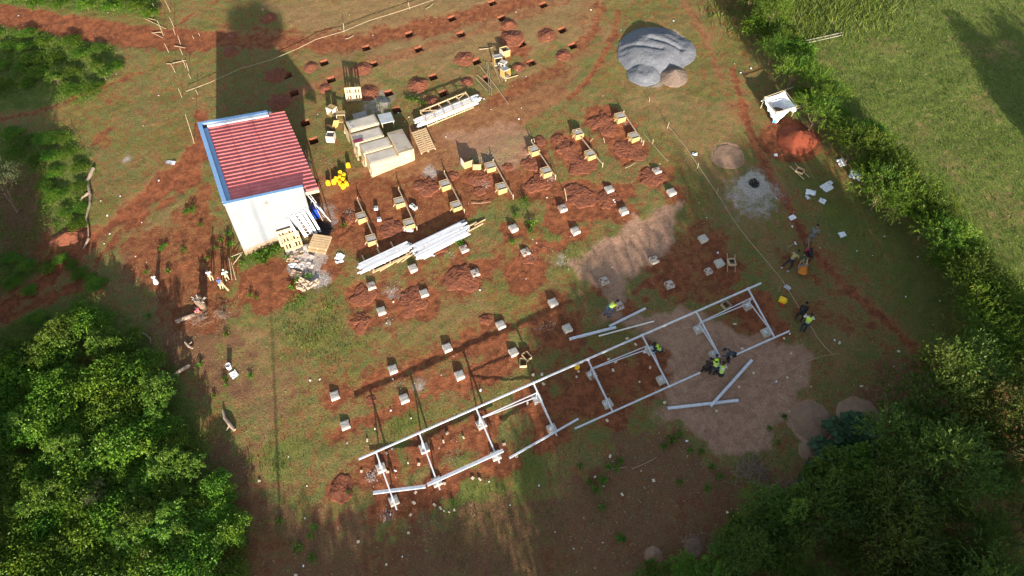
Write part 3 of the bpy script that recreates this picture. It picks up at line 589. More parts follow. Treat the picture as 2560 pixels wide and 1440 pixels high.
# ---------------------------------------------------------------- the pump house
bF = at(614, 639); BA = R(24.4); e1 = Vector((math.cos(BA), math.sin(BA), 0)); e2 = Vector((-math.sin(BA), math.cos(BA), 0))
MBd = Matrix.Rotation(BA, 4, 'Z'); MBd.translation = Vector((bF.x, bF.y, 0))
WW, DD = 4.85, 8.55; ZT_L, ZT_R = 8.36, 7.95
house = thing('pump_house', 'grey plastered flat-walled building with red corrugated roof and blue parapet', 'building', M=MBd)
PLAS = bpy.data.materials.new('grey_plaster'); PLAS.use_nodes = True; nt = PLAS.node_tree; P = nt.nodes['Principled BSDF']; tc = nt.nodes.new('ShaderNodeTexCoord').outputs['Object']
c = mixc(nt, ramp(nt, noise(nt, 1.2, 6, .7, tc), .3, .7), (.185, .205, .23), (.160, .178, .20)); sp = nt.nodes.new('ShaderNodeSeparateXYZ'); nt.links.new(tc, sp.inputs[0])
zz = mth(nt, 'SUBTRACT', sp.outputs[2], mth(nt, 'MULTIPLY', sp.outputs[0], .149)); zz = mth(nt, 'ADD', zz, mth(nt, 'MULTIPLY', noise(nt, 2.5, 5, .7, tc), -.55))
c = mixc(nt, ramp(nt, zz, 3.95, 3.55), c, (.22, .15, .09)); nt.links.new(c, P.inputs['Base Color']); P.inputs['Roughness'].default_value = .85
BLU = mat('blue_painted_cap', (.22, .42, .72), (.30, .48, .74), 4, .6, 0, .1, 20, spots=(.62, .66, .70), spotsc=2.5, spotth=.62)
def slab(x0, x1, y0, y1, zb, dz0, dz1, m, nm, par, top_only=None):   # prism whose top follows the wall-top slope
    def zt(x): return ZT_L + (ZT_R - ZT_L) * x / WW
    vs = [(x, y, (zb if zb is not None else zt(x) + dz0)) for x, y in ((x0, y0), (x1, y0), (x1, y1), (x0, y1))] + [(x, y, zt(x) + dz1) for x, y in ((x0, y0), (x1, y0), (x1, y1), (x0, y1))]
    return MB().add(vs, [(0, 3, 2, 1), (4, 5, 6, 7), (0, 1, 5, 4), (1, 2, 6, 5), (2, 3, 7, 6), (3, 0, 4, 7)]).build(nm, m, par)
TH = .18
slab(0, WW, 0, TH, 2.6, 0, 0, PLAS, 'wall', house); slab(0, WW, DD - TH, DD, 2.6, 0, 0, PLAS, 'wall', house)
slab(0, TH, TH, DD - TH, 2.6, 0, 0, PLAS, 'wall', house); slab(WW - TH, WW, TH, DD - TH, 2.6, 0, -.22, PLAS, 'wall', house)
slab(-.04, WW + .02, -.04, TH + .02, None, .002, .07, BLU, 'parapet_cap', house)
slab(-.06, TH + .02, TH + .022, DD - TH - .022, None, .002, .075, BLU, 'parapet_cap', house)
slab(-.04, WW * .955, DD - TH - .02, DD + .05, None, .002, .07, BLU, 'parapet_cap', house)
slab(TH + .03, TH + .30, TH + .02, DD - TH - .3, None, -.30, -.10, mat('blue_gutter', (.20, .36, .62), (.26, .42, .64), 4, .5), 'gutter', house)
slab(TH + .32, WW * .95, DD - TH - .30, DD - TH - .02, None, -.20, .03, mat('white_flashing', (.80, .82, .84), (.70, .72, .74), 6, .45, 0, .2, 12), 'flashing', house)
ROOF = mat('red_corrugated_sheet', (.74, .20, .19), (.58, .14, .13), 1.6, .45, .1, 0, spots=(.55, .30, .30), spotsc=3.2, spotth=.67)
def roof():
    x0, x1, y0, y1 = TH + .3, WW + .92, TH + .02, DD - TH + .08; per = .37; nseg = int((y1 - y0 + .32) / per * 10); V = []; F = []
    xs = np.linspace(x0, x1, 14); ys = np.linspace(-.30, y1, nseg)
    for i, x in enumerate(xs):
        for y in ys:
            ph = (y / per) % 1.0; zc = .10 * (.5 - .5 * math.cos(2 * math.pi * ph)) ** 1.3
            V.append((x, y, ZT_L + (ZT_R - ZT_L) * x / WW - .17 + min(zc, .10) + .004 * math.sin(x * 3)))
    n = len(ys)
    for i in range(len(xs) - 1):
        for j in range(n - 1):
            if xs[i] < WW - .05 and ys[j] < y0 - .01: continue
            F.append((i * n + j, (i + 1) * n + j, (i + 1) * n + j + 1, i * n + j + 1))
    MB().add(V, F).build('roof', ROOF, house, smooth=False)
roof()
for xo in (WW * .36, WW * .70): slab(xo, xo + .02, TH + .04, DD - TH - .32, None, -.09, -.08, mat('sheet_lap_rust', (.30, .10, .07)), 'sheet_lap', house)
slab(WW + .03, WW + .90, -.33, -.30, None, -.42, -.17, WOOD, 'fascia_board', house); slab(WW + .88, WW + .91, -.29, DD, None, -.40, -.27, WOOD, 'fascia_board', house)
mb = MB(); mb.box((0, 0, 0), (.16, .03, .16), Matrix.Translation((2.4, -.012, 7.55)) @ Matrix.Rotation(R(45), 4, 'Y')); mb.build('vent_block', mat('dark_vent', (.20, .16, .10)), house)
def H(x, y, z=0.0):                      # building frame -> world, z above the local ground
    p = MBd @ Vector((x, y, 0)); p.z = float(gz(p.x, p.y)) + z; return p
# things beside the building
o = MB().tube([H(WW + .45, .75, .02), H(WW + .45, .75, .45), H(WW + .45, .75, .9)], [.28, .30, .28], 16).build('blue_drum', mat('blue_plastic_drum', (.01, .05, .32), (.01, .04, .25), 4, .35)); tag(o, 'blue plastic drum under the roof overhang at the front corner', 'drum')
o = MB().bar(H(WW + .75, .15, .05), H(WW + .55, .95, 1.0), .5, .03, (1, 0, 0)).build('plank', WOOD); tag(o, 'broad wooden board leaning under the roof overhang', 'board')
for k, (a_, b_, lb) in enumerate(((H(WW + 1.15, -.2, .03), H(WW + .02, 1.3, 2.3), 'long white pipe leaning on the right wall, nearer the front'), (H(WW + .95, .7, .03), H(WW + .02, 2.0, 2.6), 'long white pipe leaning on the right wall, farther back'))):
    tag(MB().tube([a_, (a_ + b_) / 2 + Vector((0, 0, -.04)), b_], .03, 8).build('white_pipe', mat('white_pipe', (.7, .72, .74))), lb, 'pipe', 'pipes leaning on the right wall')
tag(MB().tube([H(WW + .1, 1.4, 2.2), H(WW + .5, 1.1, 1.5), H(WW + .2, .9, .9), H(WW + .6, .6, .4), H(WW + .9, .3, .05)], .02, 6).build('cable', mat('grey_cable', (.35, .35, .36))), 'loose grey cable hanging down by the leaning pipes', 'cable')
for k in range(2):
    p = gp(768 + 4 * k, 408); t = thing('shovel', f"{'left' if k == 0 else 'right'} shovel lying by the right wall with handle up", 'shovel', p, R(100 + 12 * k), 'two shovels by the right wall')
    MB().tube([(0, 0, .06), (1.0, 0, .35)], .02, 6).build('handle', WOODG, t); MB().box((-.12, 0, .05), (.28, .22, .02)).build('blade', mat('dark_steel', (.12, .13, .15), None, 5, .5, .6), t)
# steel channels and ladders leaning on the front wall
bases = [(754, 603), (764, 592), (774, 590), (782, 584), (792, 585), (801, 580)]
for k, (x, y) in enumerate(bases):
    b = gp(x, y); lx = (MBd.inverted() @ Vector((b.x, b.y, 0))).x - .42; tp = MBd @ Vector((min(lx, WW - .1), -.06, 0)); tp.z = b.z + 1.75 + .1 * (k % 3)
    nmk = 'steel_ladder' if k == 2 else 'steel_channel'
    mb = MB(); d = (tp - b)
    if k == 2:
        s = e1 * .13
        for q_ in (-1, 1): mb.bar(b + s * q_, tp + s * q_, .03, .05, e1)
        for j in range(7): c_ = b + d * ((j + .5) / 7.2); mb.bar(c_ - s, c_ + s, .03, .03)
        o = mb.build(nmk, GALV2)
        tag(o, 'short slotted steel ladder leaning among channels on the front wall', 'ladder')
    else:
        mb.cbar(b, tp, .15, .07, .01, (-e2.x, -e2.y, .3)); o = mb.build(nmk, GALV2)
        tag(o, f"upright steel channel, {ordn(k + 1 if k < 2 else k)} from left leaning on the front wall", 'steel channel', 'steel channels leaning on the front wall')
# ---------------------------------------------------------------- pallets
def make_pallet(L_=1.15, W_=1.15, nb=7, name='wooden_pallet', label='x x x x', slots=False, m=WOOD):
    t = thing(name, label, 'pallet'); mb = MB(); bw = W_ / nb
    if slots:
        for j in range(3): mb.box((0, (j - 1) * (W_ / 2 - .09), .135), (L_, .18, .022))
        for i in range(6): mb.box(((i - 2.5) * L_ / 5.3, 0, .112), (.11, W_ - .02, .022))
    else:
        for j in range(nb): mb.box((0, (j + .5) * bw - W_ / 2, .135), (L_, bw * .78, .022))
    mb.build('deck', m, t)
    for j in range(3): MB().box(((j - 1) * (L_ / 2 - .06), 0, .06), (.10, W_ - .04, .09)).build('bearer', m, t)
    mb = MB()
    for j in (-1, 0, 1): mb.box((0, j * (W_ / 2 - .06), .0), (L_ - .01, .10, .022))
    mb.build('bottom_board', m, t); return t
pal = make_pallet(slots=True)
def standM(p, az, tilt=90):             # frame for a pallet standing on its edge, facing az
    return Matrix.Translation(p) @ Matrix.Rotation(az, 4, 'Z') @ Matrix.Rotation(R(tilt), 4, 'X')
p = gp(886, 249); pal.matrix_world = standM((p.x, p.y, p.z + .58), R(8), 84); tag(pal, 'pale wooden pallet standing upright on its edge behind the cartons', group='wooden pallets')
p = gp(722, 603); clone(pal, M=standM((p.x, p.y, p.z + .50), BA, 68), label='pale wooden pallet leaning on the front wall of the building')
p = gp(733, 613); clone(pal, M=standM((p.x, p.y, p.z + .34), BA, 38), label='pale wooden pallet propped low in front of another pallet by the wall')
pf = make_pallet(1.30, 1.10, 6, label='newer square pallet lying on another beside the white rubbish', slots=False); p = gp(804, 612); pf.matrix_world = slopeM(p, BA - R(38), .24); pf['group'] = 'wooden pallets'
p = gp(799, 617); clone(pf, M=slopeM(p, BA - R(38), .06), label='lower pallet of the flat two-pallet stack beside the white rubbish')
pl = thing('long_pallet', 'long narrow two-bay slatted pallet lying right of the cartons', 'pallet', group='wooden pallets')
mb = MB()
for b_ in (-1, 1):
    for i in range(11): mb.box((-1.0 + i * .2, b_ * .27, .14), (.11, .44, .022))
mb.build('deck', WOOD, pl)
for b_ in (-1, 0, 1): MB().box((0, b_ * .52, .09), (2.2, .09, .09 if b_ else .13)).build('bearer', WOOD, pl)
p = gp(1060, 357); pl.matrix_world = slopeM(p, BA + R(86), .12)
# ---------------------------------------------------------------- big cartons
def carton(px, py, h, Lx, Ly, az, label, flap=True, marks=None, dirt=False, zoff=0, lift_=0):
    c = at(px, py, h); g0 = float(gz(c.x, c.y)); M = Matrix.Rotation(az, 4, 'Z'); M.translation = Vector((c.x, c.y, g0))
    t = thing('solar_panel_carton', label, 'carton', M=M, group='big cardboard cartons of panels'); top = c.z - g0
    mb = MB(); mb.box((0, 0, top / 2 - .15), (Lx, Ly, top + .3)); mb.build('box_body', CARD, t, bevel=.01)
    nx, ny = 14, 8; vs = []; fs = []; sd = rnd.random() * 50
    for j in range(ny + 1):
        for i in range(nx + 1):
            x = (i / nx - .5) * (Lx + .04); y = (j / ny - .5) * (Ly + .03); vs.append((x, y, top + .012 + .035 * (float(fbm(x * 1.2 + sd, y * 1.2, 1, 3)) - .45) - (.03 if i in (0, nx) or j in (0, ny) else 0)))
    n0 = len(vs)
    for j in range(ny):
        for i in range(nx): a_ = j * (nx + 1) + i; fs.append((a_, a_ + 1, a_ + nx + 2, a_ + nx + 1))
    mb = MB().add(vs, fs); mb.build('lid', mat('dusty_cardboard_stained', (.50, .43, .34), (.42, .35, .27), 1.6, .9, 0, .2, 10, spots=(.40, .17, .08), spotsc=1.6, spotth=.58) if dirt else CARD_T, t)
    if marks:
        mb = MB(); ink = mat('printed_ink', (.10, .09, .04), None, 5, .8); y = -Ly / 2 - .004
        mb.box((0, y, top * .93), (Lx * .80, .004, .018)); mb.box((.02, y, top * .18), (Lx * .78, .004, .022)); mb.box((-Lx * .2, y, top * .55), (.09, .004, .08)); mb.build('printed_lines', ink, t)
        cu = bpy.data.curves.new('printed_word', 'FONT'); cu.body = 'SUNTECH'; cu.size = .14; cu.extrude = .002; cu.align_y = 'CENTER'; cu.materials.append(ink)
        ot = bpy.data.objects.new('printed_word', cu); COL.objects.link(ot); bpy.context.view_layer.update(); mw = bpy.data.meshes.new_from_object(ot.evaluated_get(bpy.context.evaluated_depsgraph_get())); bpy.data.objects.remove(ot); o = bpy.data.objects.new('printed_word', mw); COL.objects.link(o); o.parent = t; o.location = (-Lx * .2 + .10, y, top * .55); o.rotation_euler = (R(90), 0, 0)
    return t
XE = BA
carton(906, 305, 1.02, 2.15, 1.10, XE + R(1), 'highest cardboard carton at the back of the stack with frayed plastic')
carton(918, 337, 1.0, 2.15, 1.10, XE, 'second cardboard carton from the back with a maroon cloth')
carton(939, 362, 1.0, 2.15, 1.06, XE, 'third cardboard carton from the back, just behind the printed one')
tcar = carton(955, 388, 1.0, 2.15, 1.10, XE, 'front cardboard carton with small printed word and lines', marks=True)
tD = carton(1001, 352, .95, 1.12, 2.45, XE, 'rust-stained cardboard carton turned crosswise at the right', dirt=True)
MB().box((.05, -2.45 / 2 - .006, .50), (.28, .006, .2)).build('paper_label', WHT, tD)
def ragsheet(name, p, L_, W_, az, m, amp=.06, n=12, label=None, cat=None, group=None, edge=.12, up=0.0, drop=None, folded=0):
    sd = rnd.random() * 90; vs = []; fs = []
    for j in range(n + 1):
        for i in range(n + 1):
            u = i / n - .5; v = j / n - .5; ed = 1 + edge * 2 * (float(fbm(u * 4 + sd, v * 4, 2, 2)) - .4)
            x = u * L_ * ed; y = v * W_ * ed; X = p.x + x * math.cos(az) - y * math.sin(az); Y = p.y + x * math.sin(az) + y * math.cos(az)
            z = (p.z if drop is None else 0) + amp * abs(float(fbm(x * 5 / max(L_, .5) + sd, y * 5 / max(L_, .5), 5, 3)) - .3) * 3 + up
            if drop is None: z += (float(gz(X, Y)) - float(gz(p.x, p.y)))
            else: z = drop(X, Y) + amp * abs(float(fbm(x * 6 + sd, y * 6, 5, 3)) - .3) * 2
            vs.append((X, Y, z + .01))
    for j in range(n):
        for i in range(n): a_ = j * (n + 1) + i; fs.append((a_, a_ + 1, a_ + n + 2, a_ + n + 1))
    o = MB().add(vs, fs).build(name, m, smooth=True); return tag(o, label, cat, group)
pm = at(895, 352, 1.2); ragsheet('maroon_cloth', pm, .7, .42, BA, mat('maroon_cloth', (.20, .02, .05), (.28, .05, .10), 8, .9), .05, drop=lambda X, Y, z=pm.z: z, label='crumpled maroon cloth dropped on a carton top', cat='cloth')
pm = at(879, 317, 1.27); ragsheet('clear_plastic', pm, .35, .3, BA, mat('grey_plastic_film', (.45, .47, .46), (.3, .32, .32), 8, .4), .07, drop=lambda X, Y, z=pm.z: z, label='scrap of grey plastic film on the rearmost carton', cat='plastic film')
# torn wrapping along the cartons' left side
for k, (x, y, l_) in enumerate(((869, 331, 1.0), (893, 378, .8), (911, 400, .7), (929, 425, .5))):
    p = at(x, y, .55); mb = MB(); sd = rnd.random() * 9; n = 7; vs = []; fs = []
    for j in range(n + 1):
        for i in range(4):
            q_ = p + e2 * ((j / n - .5) * l_ * 1.3) - e1 * (.04 + i * .07 * float(fbm(j * .7 + sd, i, 1, 2))) ; q_.z = p.z + .45 - i * .30 - .1 * float(fbm(j + sd, i * .5, 3, 2)); vs.append(tuple(q_))
    for j in range(n):
        for i in range(3): a_ = j * 4 + i; fs.append((a_, a_ + 1, a_ + 5, a_ + 4))
    tag(mb.add(vs, fs).build('torn_wrapping', CARD), f"torn cardboard flap hanging on cartons' left side, {ordn(k + 1)} from the back", 'cardboard flap', 'torn flaps on the cartons')
# grey boards behind
def board(px, py, h, Lx, Ly, az, th, m, label, tilt=0, legs=False, nm='board', M=None):
    c = at(px, py, h); t = thing(nm, label, 'board', M=Matrix.Translation(c) @ Matrix.Rotation(az, 4, 'Z') @ Matrix.Rotation(R(tilt), 4, 'X'))
    MB().box((0, 0, 0), (Lx, Ly, th)).build('panel', m, t)
    if legs:
        for a_ in (-1, 1):
            for b_ in (-1, 1): MB().box((a_ * (Lx / 2 - .08), b_ * (Ly / 2 - .08), -h / 2 - .08), (.05, .05, h + .12)).build('leg', WOODG, t)
    return t
board(965, 295, .75, 1.0, 1.10, BA - R(5), .04, mat('grey_white_board', (.50, .52, .53), (.42, .44, .45), 2, .6, 0, .1, 8, spots=(.34, .35, .34), spotsc=3, spotth=.58), 'pale grey board on legs like a table beside the rear carton', legs=True, nm='board_table')
board(900, 288, .35, 1.05, .5, BA, .04, mat('dull_grey_board', (.36, .33, .30), (.28, .25, .22), 3, .85), 'dull grey board lying against the back of the cartons', tilt=18)
# ---------------------------------------------------------------- vegetation
NR = np.random.default_rng(11)
def unit(a): return a / np.maximum(np.linalg.norm(a, axis=-1, keepdims=True), 1e-9)
def rdir(n, up=0.0): d = NR.normal(size=(n, 3)); d[:, 2] += up; return unit(d)
class LF:
    def __init__(s): s.v = []; s.t = []
    def add(s, base, d, ln, wd, droop=0.15, tint=None, mid=.5):
        n = len(base); ln = np.broadcast_to(ln, (n,))[:, None]; wd = np.broadcast_to(wd, (n,))[:, None]
        side = unit(np.cross(d, NR.normal(size=(n, 3)) * .5 + np.array([0, 0, 1.0])))
        tip = base + d * ln; tip[:, 2] -= (ln * droop)[:, 0]; m = base + d * ln * mid; m[:, 2] += (ln * .06)[:, 0]
        s.v.append(np.stack([base, m + side * wd / 2, tip, m - side * wd / 2], 1)); s.t.append(NR.random(n) if tint is None else tint)
    def build(s, name, m, parent=None):
        v = np.concatenate(s.v).reshape(-1, 3); n = len(v) // 4
        return npmesh(name, v, np.arange(n * 4).reshape(n, 4), m, parent, attrs={'tint': ('FACE', np.clip(np.concatenate(s.t), 0, 1))})
LM = dict(feather=leafmat('feathery_foliage', (.055, .115, .014), (.130, .205, .022), (.26, .26, .035)),
          dark=leafmat('dark_feathery_foliage', (.042, .088, .016), (.110, .150, .022), (.32, .26, .03), .35),
          broad=leafmat('broad_leaf_foliage', (.070, .155, .020), (.165, .270, .035), (.30, .36, .06), .42),
          small=leafmat('small_leaf_foliage', (.055, .140, .014), (.150, .250, .022), (.30, .34, .035)),
          round=leafmat('round_leaf_foliage', (.025, .060, .028), (.045, .095, .042), None, .2),
          grey=leafmat('grey_green_foliage', (.07, .10, .04), (.14, .16, .07), (.24, .24, .12)),
          weed=leafmat('weed_foliage', (.05, .13, .012), (.10, .22, .02), (.18, .26, .04)),
          yellow=leafmat('yellow_foliage', (.12, .12, .02), (.22, .19, .03), None))
def trunkmesh(h, r0, seed, lobes, parent, m=None):
    r = random.Random(seed); mb = MB(); lean = Vector((r.uniform(-.1, .1), r.uniform(-.1, .1), 1)); k = 5
    pts = [Vector((0, 0, -.3))] + [lean * (h * .6 * i / k) + Vector((r.uniform(-.04, .04), r.uniform(-.04, .04), 0)) * h * .3 for i in range(1, k + 1)]
    mb.tube(pts, [r0 * (1 - .13 * i) for i in range(k + 1)], 7)
    for L_ in lobes:
        s = pts[r.randrange(1, k + 1)]; e = Vector(L_[:3]) ; mb.tube([s, s.lerp(e, .5) + Vector((0, 0, -.05 * h)), e], [r0 * .45, r0 * .3, r0 * .12], 5)
    mb.build('trunk', m or BARK, parent)
def crown_lobes(h, rad, k, seed, flat=.7, zc=.68):
    r = random.Random(seed); out = []
    for i in range(k):
        a = 2.4 * i + r.uniform(-.5, .5); q = rad * math.sqrt((i + .5) / k) * .8
        out.append((q * math.cos(a), q * math.sin(a), h * (zc + .24 * (1 - (q / rad) ** 2) + r.uniform(-.12, .08)), rad * r.uniform(.34, .52), flat))
    return out
def pts_on(lobes, n, upb=.35):
    P = []; D = []; T = []
    per = n // len(lobes) + 1
    for L_ in lobes:
        d = rdir(per, upb); rr = L_[3] * (NR.random(per) ** .35)[:, None]
        P.append(np.array(L_[:3]) + d * rr * np.array([1, 1, L_[4]])); D.append(d); T.append(np.full(per, NR.random() * .45))
    return np.concatenate(P), np.concatenate(D), np.concatenate(T)
PROTO = {}
def tree_proto(kind, var):
    key = (kind, var)
    if key in PROTO: return PROTO[key]
    seed = hash(kind) % 1 + var * 13 + len(kind) * 7; nm = {'feather': 'feathery_shrub', 'dark': 'forest_tree', 'broad': 'broadleaf_tree', 'small': 'leafy_bush', 'round': 'round_leaf_plant', 'grey': 'grey_tree', 'shade': 'shade_tree', 'weed': 'weed_plant', 'yellow': 'yellow_bush'}[kind]
    t = bpy.data.objects.new(nm, None); f = LF()
    if kind in ('feather', 'dark'):
        h = 3.0 if kind == 'feather' else 5.0; rad = 1.35 if kind == 'feather' else 1.9
        lb = crown_lobes(h, rad, 9, seed, .75); lb = lb if kind == 'feather' else [(a_, b_, c_ + NR.uniform(-.5, .3), d_ * .8, .9) for a_, b_, c_, d_, e_ in crown_lobes(h, rad, 14, seed, .75, .6)]; P, D, T = pts_on(lb, 330 if kind == 'feather' else 600, .5); P[:, 2] *= (.82 if kind == 'feather' else 1)
        for i in range(13 if kind == 'feather' else 9):
            q = P + D * (i * .045 * h / 3); q[:, 2] += .06 * math.sin(i * .25)
            dd = unit(D * .9 + NR.normal(size=P.shape) * .55 + np.array([0, 0, .25])); f.add(q, dd, (.15 + .12 * NR.random(len(P))) * (h / 3.2 if kind == 'feather' else .85), .034 * h / 3 if kind == 'feather' else .075, .12, T + NR.random(len(P)) * .45 + .012 * i)
        trunkmesh(h, .07 * h / 3, seed, lb, t)
    elif kind == 'broad':
        h = 3.0; rad = 1.6; lb = [(a_, b_, c_ * NR.uniform(.8, 1.12), d_ * .72, .75) for a_, b_, c_, d_, e_ in crown_lobes(h, rad, 17, seed, .7, .6)]; P, D, T = pts_on(lb, 400, .55)
        for i in range(9):
            a = unit(NR.normal(size=P.shape) + D * .7 + np.array([0, 0, .15])); f.add(P, a, .15 + .11 * NR.random(len(P)), .068, .3, T + NR.random(len(P)) * .5)
        trunkmesh(h, .09, seed, lb, t)
    elif kind in ('small', 'yellow'):
        h = 1.5; rad = 1.15; lb = crown_lobes(h, rad, 9, seed, .6, .5); P, D, T = pts_on(lb, 620, .6)
        for i in range(5): f.add(P + NR.normal(size=P.shape) * .05, unit(NR.normal(size=P.shape) + D * .8), .08 + .07 * NR.random(len(P)), .065, .2, T + NR.random(len(P)) * .5)
        trunkmesh(h, .035, seed, lb, t)
    elif kind == 'grey':
        h = 5.5; rad = 2.2; lb = crown_lobes(h, rad, 12, seed, .7); P, D, T = pts_on(lb, 1100, .4)
        for i in range(5): f.add(P + NR.normal(size=P.shape) * .1, unit(NR.normal(size=P.shape) + D * .8), .12 + .08 * NR.random(len(P)), .06, .2, T + NR.random(len(P)) * .5)
        trunkmesh(h, .15, seed, lb, t)
    elif kind == 'shade':
        h = 1.0; lb = [(x * .1, y * .1, z, .30 * s_, 1.0) for x, y, z, s_ in [(NR.normal() * (1.0 - .3 * z_), NR.normal() * (1.0 - .3 * z_), z_, 1) for z_ in np.linspace(.25, .86, 22)]]
        lb = [(a_, b_, c_, .13, 1.1) for a_, b_, c_, _, _ in lb]; P, D, T = pts_on(lb, 5200 if var < 3 else 3000, .1)
        f.add(P, unit(NR.normal(size=P.shape) + D), .035, .024, .2, NR.random(len(P))); trunkmesh(h, .018, seed, lb[::2], t)
    elif kind == 'round':
        V = []; Fq = []; T = []; n = 90; mb = MB()
        for i in range(n):
            a = 2.4 * i; q = 1.0 * math.sqrt(i / n) * (1 + .25 * math.sin(3 * a)); c_ = np.array([q * math.cos(a), q * math.sin(a), .75 - .35 * q + .15 * NR.random()]); rr = .11 + .07 * NR.random()
            nn = unit(np.array([[NR.normal() * .25 + .3 * c_[0], NR.normal() * .25 + .3 * c_[1], 1.0]]))[0]; u = unit(np.cross(nn, [0, 1, 0.1])[None])[0]; v = np.cross(nn, u)
            k0 = len(V); V.append(c_ - nn * .02)
            for j in range(8): b = j * math.pi / 4; V.append(c_ + (u * math.cos(b) + v * math.sin(b)) * rr * (1.15 if j == 0 else (.72 if j == 4 else 1)))
            for j in range(8): Fq.append((k0, k0 + 1 + j, k0 + 1 + (j + 1) % 8)); T.append(NR.random())
            if i % 3 == 0: mb.tube([(0, 0, -.1), (c_[0] * .5, c_[1] * .5, c_[2] * .6), tuple(c_ - nn * .03)], [.02, .014, .008], 5)
        npmesh('foliage', V, Fq, LM['round'], t, attrs={'tint': ('FACE', np.array(T))}); mb.build('stem', BARK, t); f = None
    elif kind == 'weed':
        P = np.zeros((70, 3)); P[:, :2] = NR.normal(size=(70, 2)) * .10; P[:, 2] = .04 + .14 * NR.random(70); f.add(P, unit(NR.normal(size=P.shape) * np.array([1, 1, .4]) + np.array([0, 0, .35])), .10 + .09 * NR.random(70), .055, .25)
        mb = MB(); [mb.tube([(0, 0, -.03), (.05 * math.cos(a_), .05 * math.sin(a_), .16)], [.008, .004], 4) for a_ in (0, 2, 4)]; mb.build('stem', BARK, t)
    if f is not None: f.build('foliage' if kind in ('weed', 'small', 'yellow', 'feather') else 'crown', LM['dark' if kind == 'shade' else kind], t)
    PROTO[key] = t
    return t
USED = set()
def plant(kind, px, py, hs, sc, label, cat, group, var=None, world=None, zs=None):
    v = var if var is not None else rnd.randrange(3); t = tree_proto(kind, v)
    p = gp(px, py, hs) if world is None else Vector((world[0], world[1], float(gz(*world)) if abs(world[0]) < 200 else 0))
    M = Matrix.Translation(p) @ Matrix.Rotation(rnd.uniform(0, 6.28), 4, 'Z') @ Matrix.Diagonal((sc, sc, zs or sc, 1)).to_4x4()
    if t.name not in COL.objects and (kind, v) not in USED:
        USED.add((kind, v)); COL.objects.link(t); t.matrix_world = M; return tag(t, label, cat, group)
    return clone(t, M=M, label=label, cat=cat, group=group)
def inpoly(x, y, P):
    r = False; n = len(P)
    for i in range(n):
        (x1, y1), (x2, y2) = P[i], P[(i + 1) % n]
        if (y1 > y) != (y2 > y) and x < (x2 - x1) * (y - y1) / (y2 - y1) + x1: r = not r
    return r
def fill(poly, n, mind, seed):
    r = random.Random(seed); xs = [p[0] for p in poly]; ys = [p[1] for p in poly]; out = []; k = 0
    while len(out) < n and k < n * 60:
        k += 1; x = r.uniform(min(xs), max(xs)); y = r.uniform(min(ys), max(ys))
        if inpoly(x, y, poly) and all((x - a) ** 2 + (y - b) ** 2 > mind ** 2 for a, b in out): out.append((x, y))
    return out
# hedgerow of feathery shrubs down the right side
HEDGE = [(1850, -25), (1885, 5), (1925, 40), (1900, 60), (1950, 90), (1925, 125), (1985, 130), (1985, 175), (2030, 195), (2010, 225), (2070, 240), (2050, 275), (2100, 290), (2085, 320), (2130, 340), (2160, 330), (2150, 375), (2190, 395), (2175, 430), (2225, 430), (2215, 475), (2260, 465), (2250, 510), (2300, 495), (2290, 540), (2335, 530), (2320, 575), (2365, 570), (2350, 610), (2400, 610), (2385, 655), (2430, 650), (2415, 700), (2460, 690), (2440, 745), (2490, 740), (2470, 790), (2520, 790), (2450, 830), (2500, 850), (2555, 840), (2470, 880), (2540, 900), (2420, 870)]
for i, (x, y) in enumerate(HEDGE):
    x += rnd.uniform(-16, 16); y += rnd.uniform(-12, 12)
    k = 'feather' if i % 3 else 'small'; sc = rnd.uniform(.5, 1.22) * (1 if k == 'feather' else 1.35)
    plant(k, x, y, 1.5 * sc if k == 'feather' else .9, sc, f"{'feathery' if k == 'feather' else 'round-leaved'} green shrub, {ordn(i + 1)} in the long hedgerow counting from top", 'shrub', 'hedgerow shrubs')
# forest at lower right
FR = [(1880, 1330), (1900, 1270), (2080, 1180), (2230, 1080), (2310, 960), (2420, 900), (2620, 900), (2640, 1500), (1820, 1520), (1800, 1420)]
for i, (x, y) in enumerate(sorted(fill(FR, 36, 84, 5), key=lambda p: (round(p[1] / 90), p[0]))):
    sc = rnd.uniform(.5, .85) if (i % 3 or x < 2150) else rnd.uniform(.95, 1.1); k = rnd.choice(('dark', 'dark', 'dark', 'broad')) if i % 3 else 'dark'; s2 = sc * (1 if k == 'dark' else 1.35)
    plant(k, x, y, 3.0 * sc, s2, f"{'dark feathery' if k == 'dark' else ('bright feathery' if k == 'feather' else 'broad-leaved')} tree, {ordn(i + 1)} in the dark lower-right forest by rows", 'tree', 'trees of the lower-right forest')
for i, (x, y, sc, k) in enumerate(((1850, 1345, 1.1, 'small'), (1910, 1310, .9, 'small'), (1905, 1365, 1.1, 'small'), (1830, 1400, .8, 'small'), (1960, 1290, 1.0, 'broad'), (1935, 1390, .9, 'feather'), (1640, 1440, .8, 'small'), (1720, 1430, .9, 'small'), (1790, 1440, .8, 'broad'))):
    plant(k, x, y, .9 * sc, sc, f"dense {'small-leaved' if k == 'small' else 'pointed-leaf' if k == 'broad' else 'golden feathery'} bush, {ordn(i + 1)} along the forest's left edge", 'bush', 'bushes at the forest edge')
for i, (x, y, sc) in enumerate(((2080, 1130, 1.0), (2120, 1080, 1.1), (2050, 1190, 1.0), (2180, 1100, 1.1), (2140, 1150, 1.0), (2090, 1210, .9), (2030, 1230, .8), (2500, 850, 1.0), (2530, 900, 1.2), (2470, 910, 1.0), (2150, 1050, .8))):
    plant('round', x, y, .7, sc, f"plant with big round dark leaves, {ordn(i + 1)} among the lower-right round-leaved clump", 'plant', 'round-leaved plants', var=i % 2)
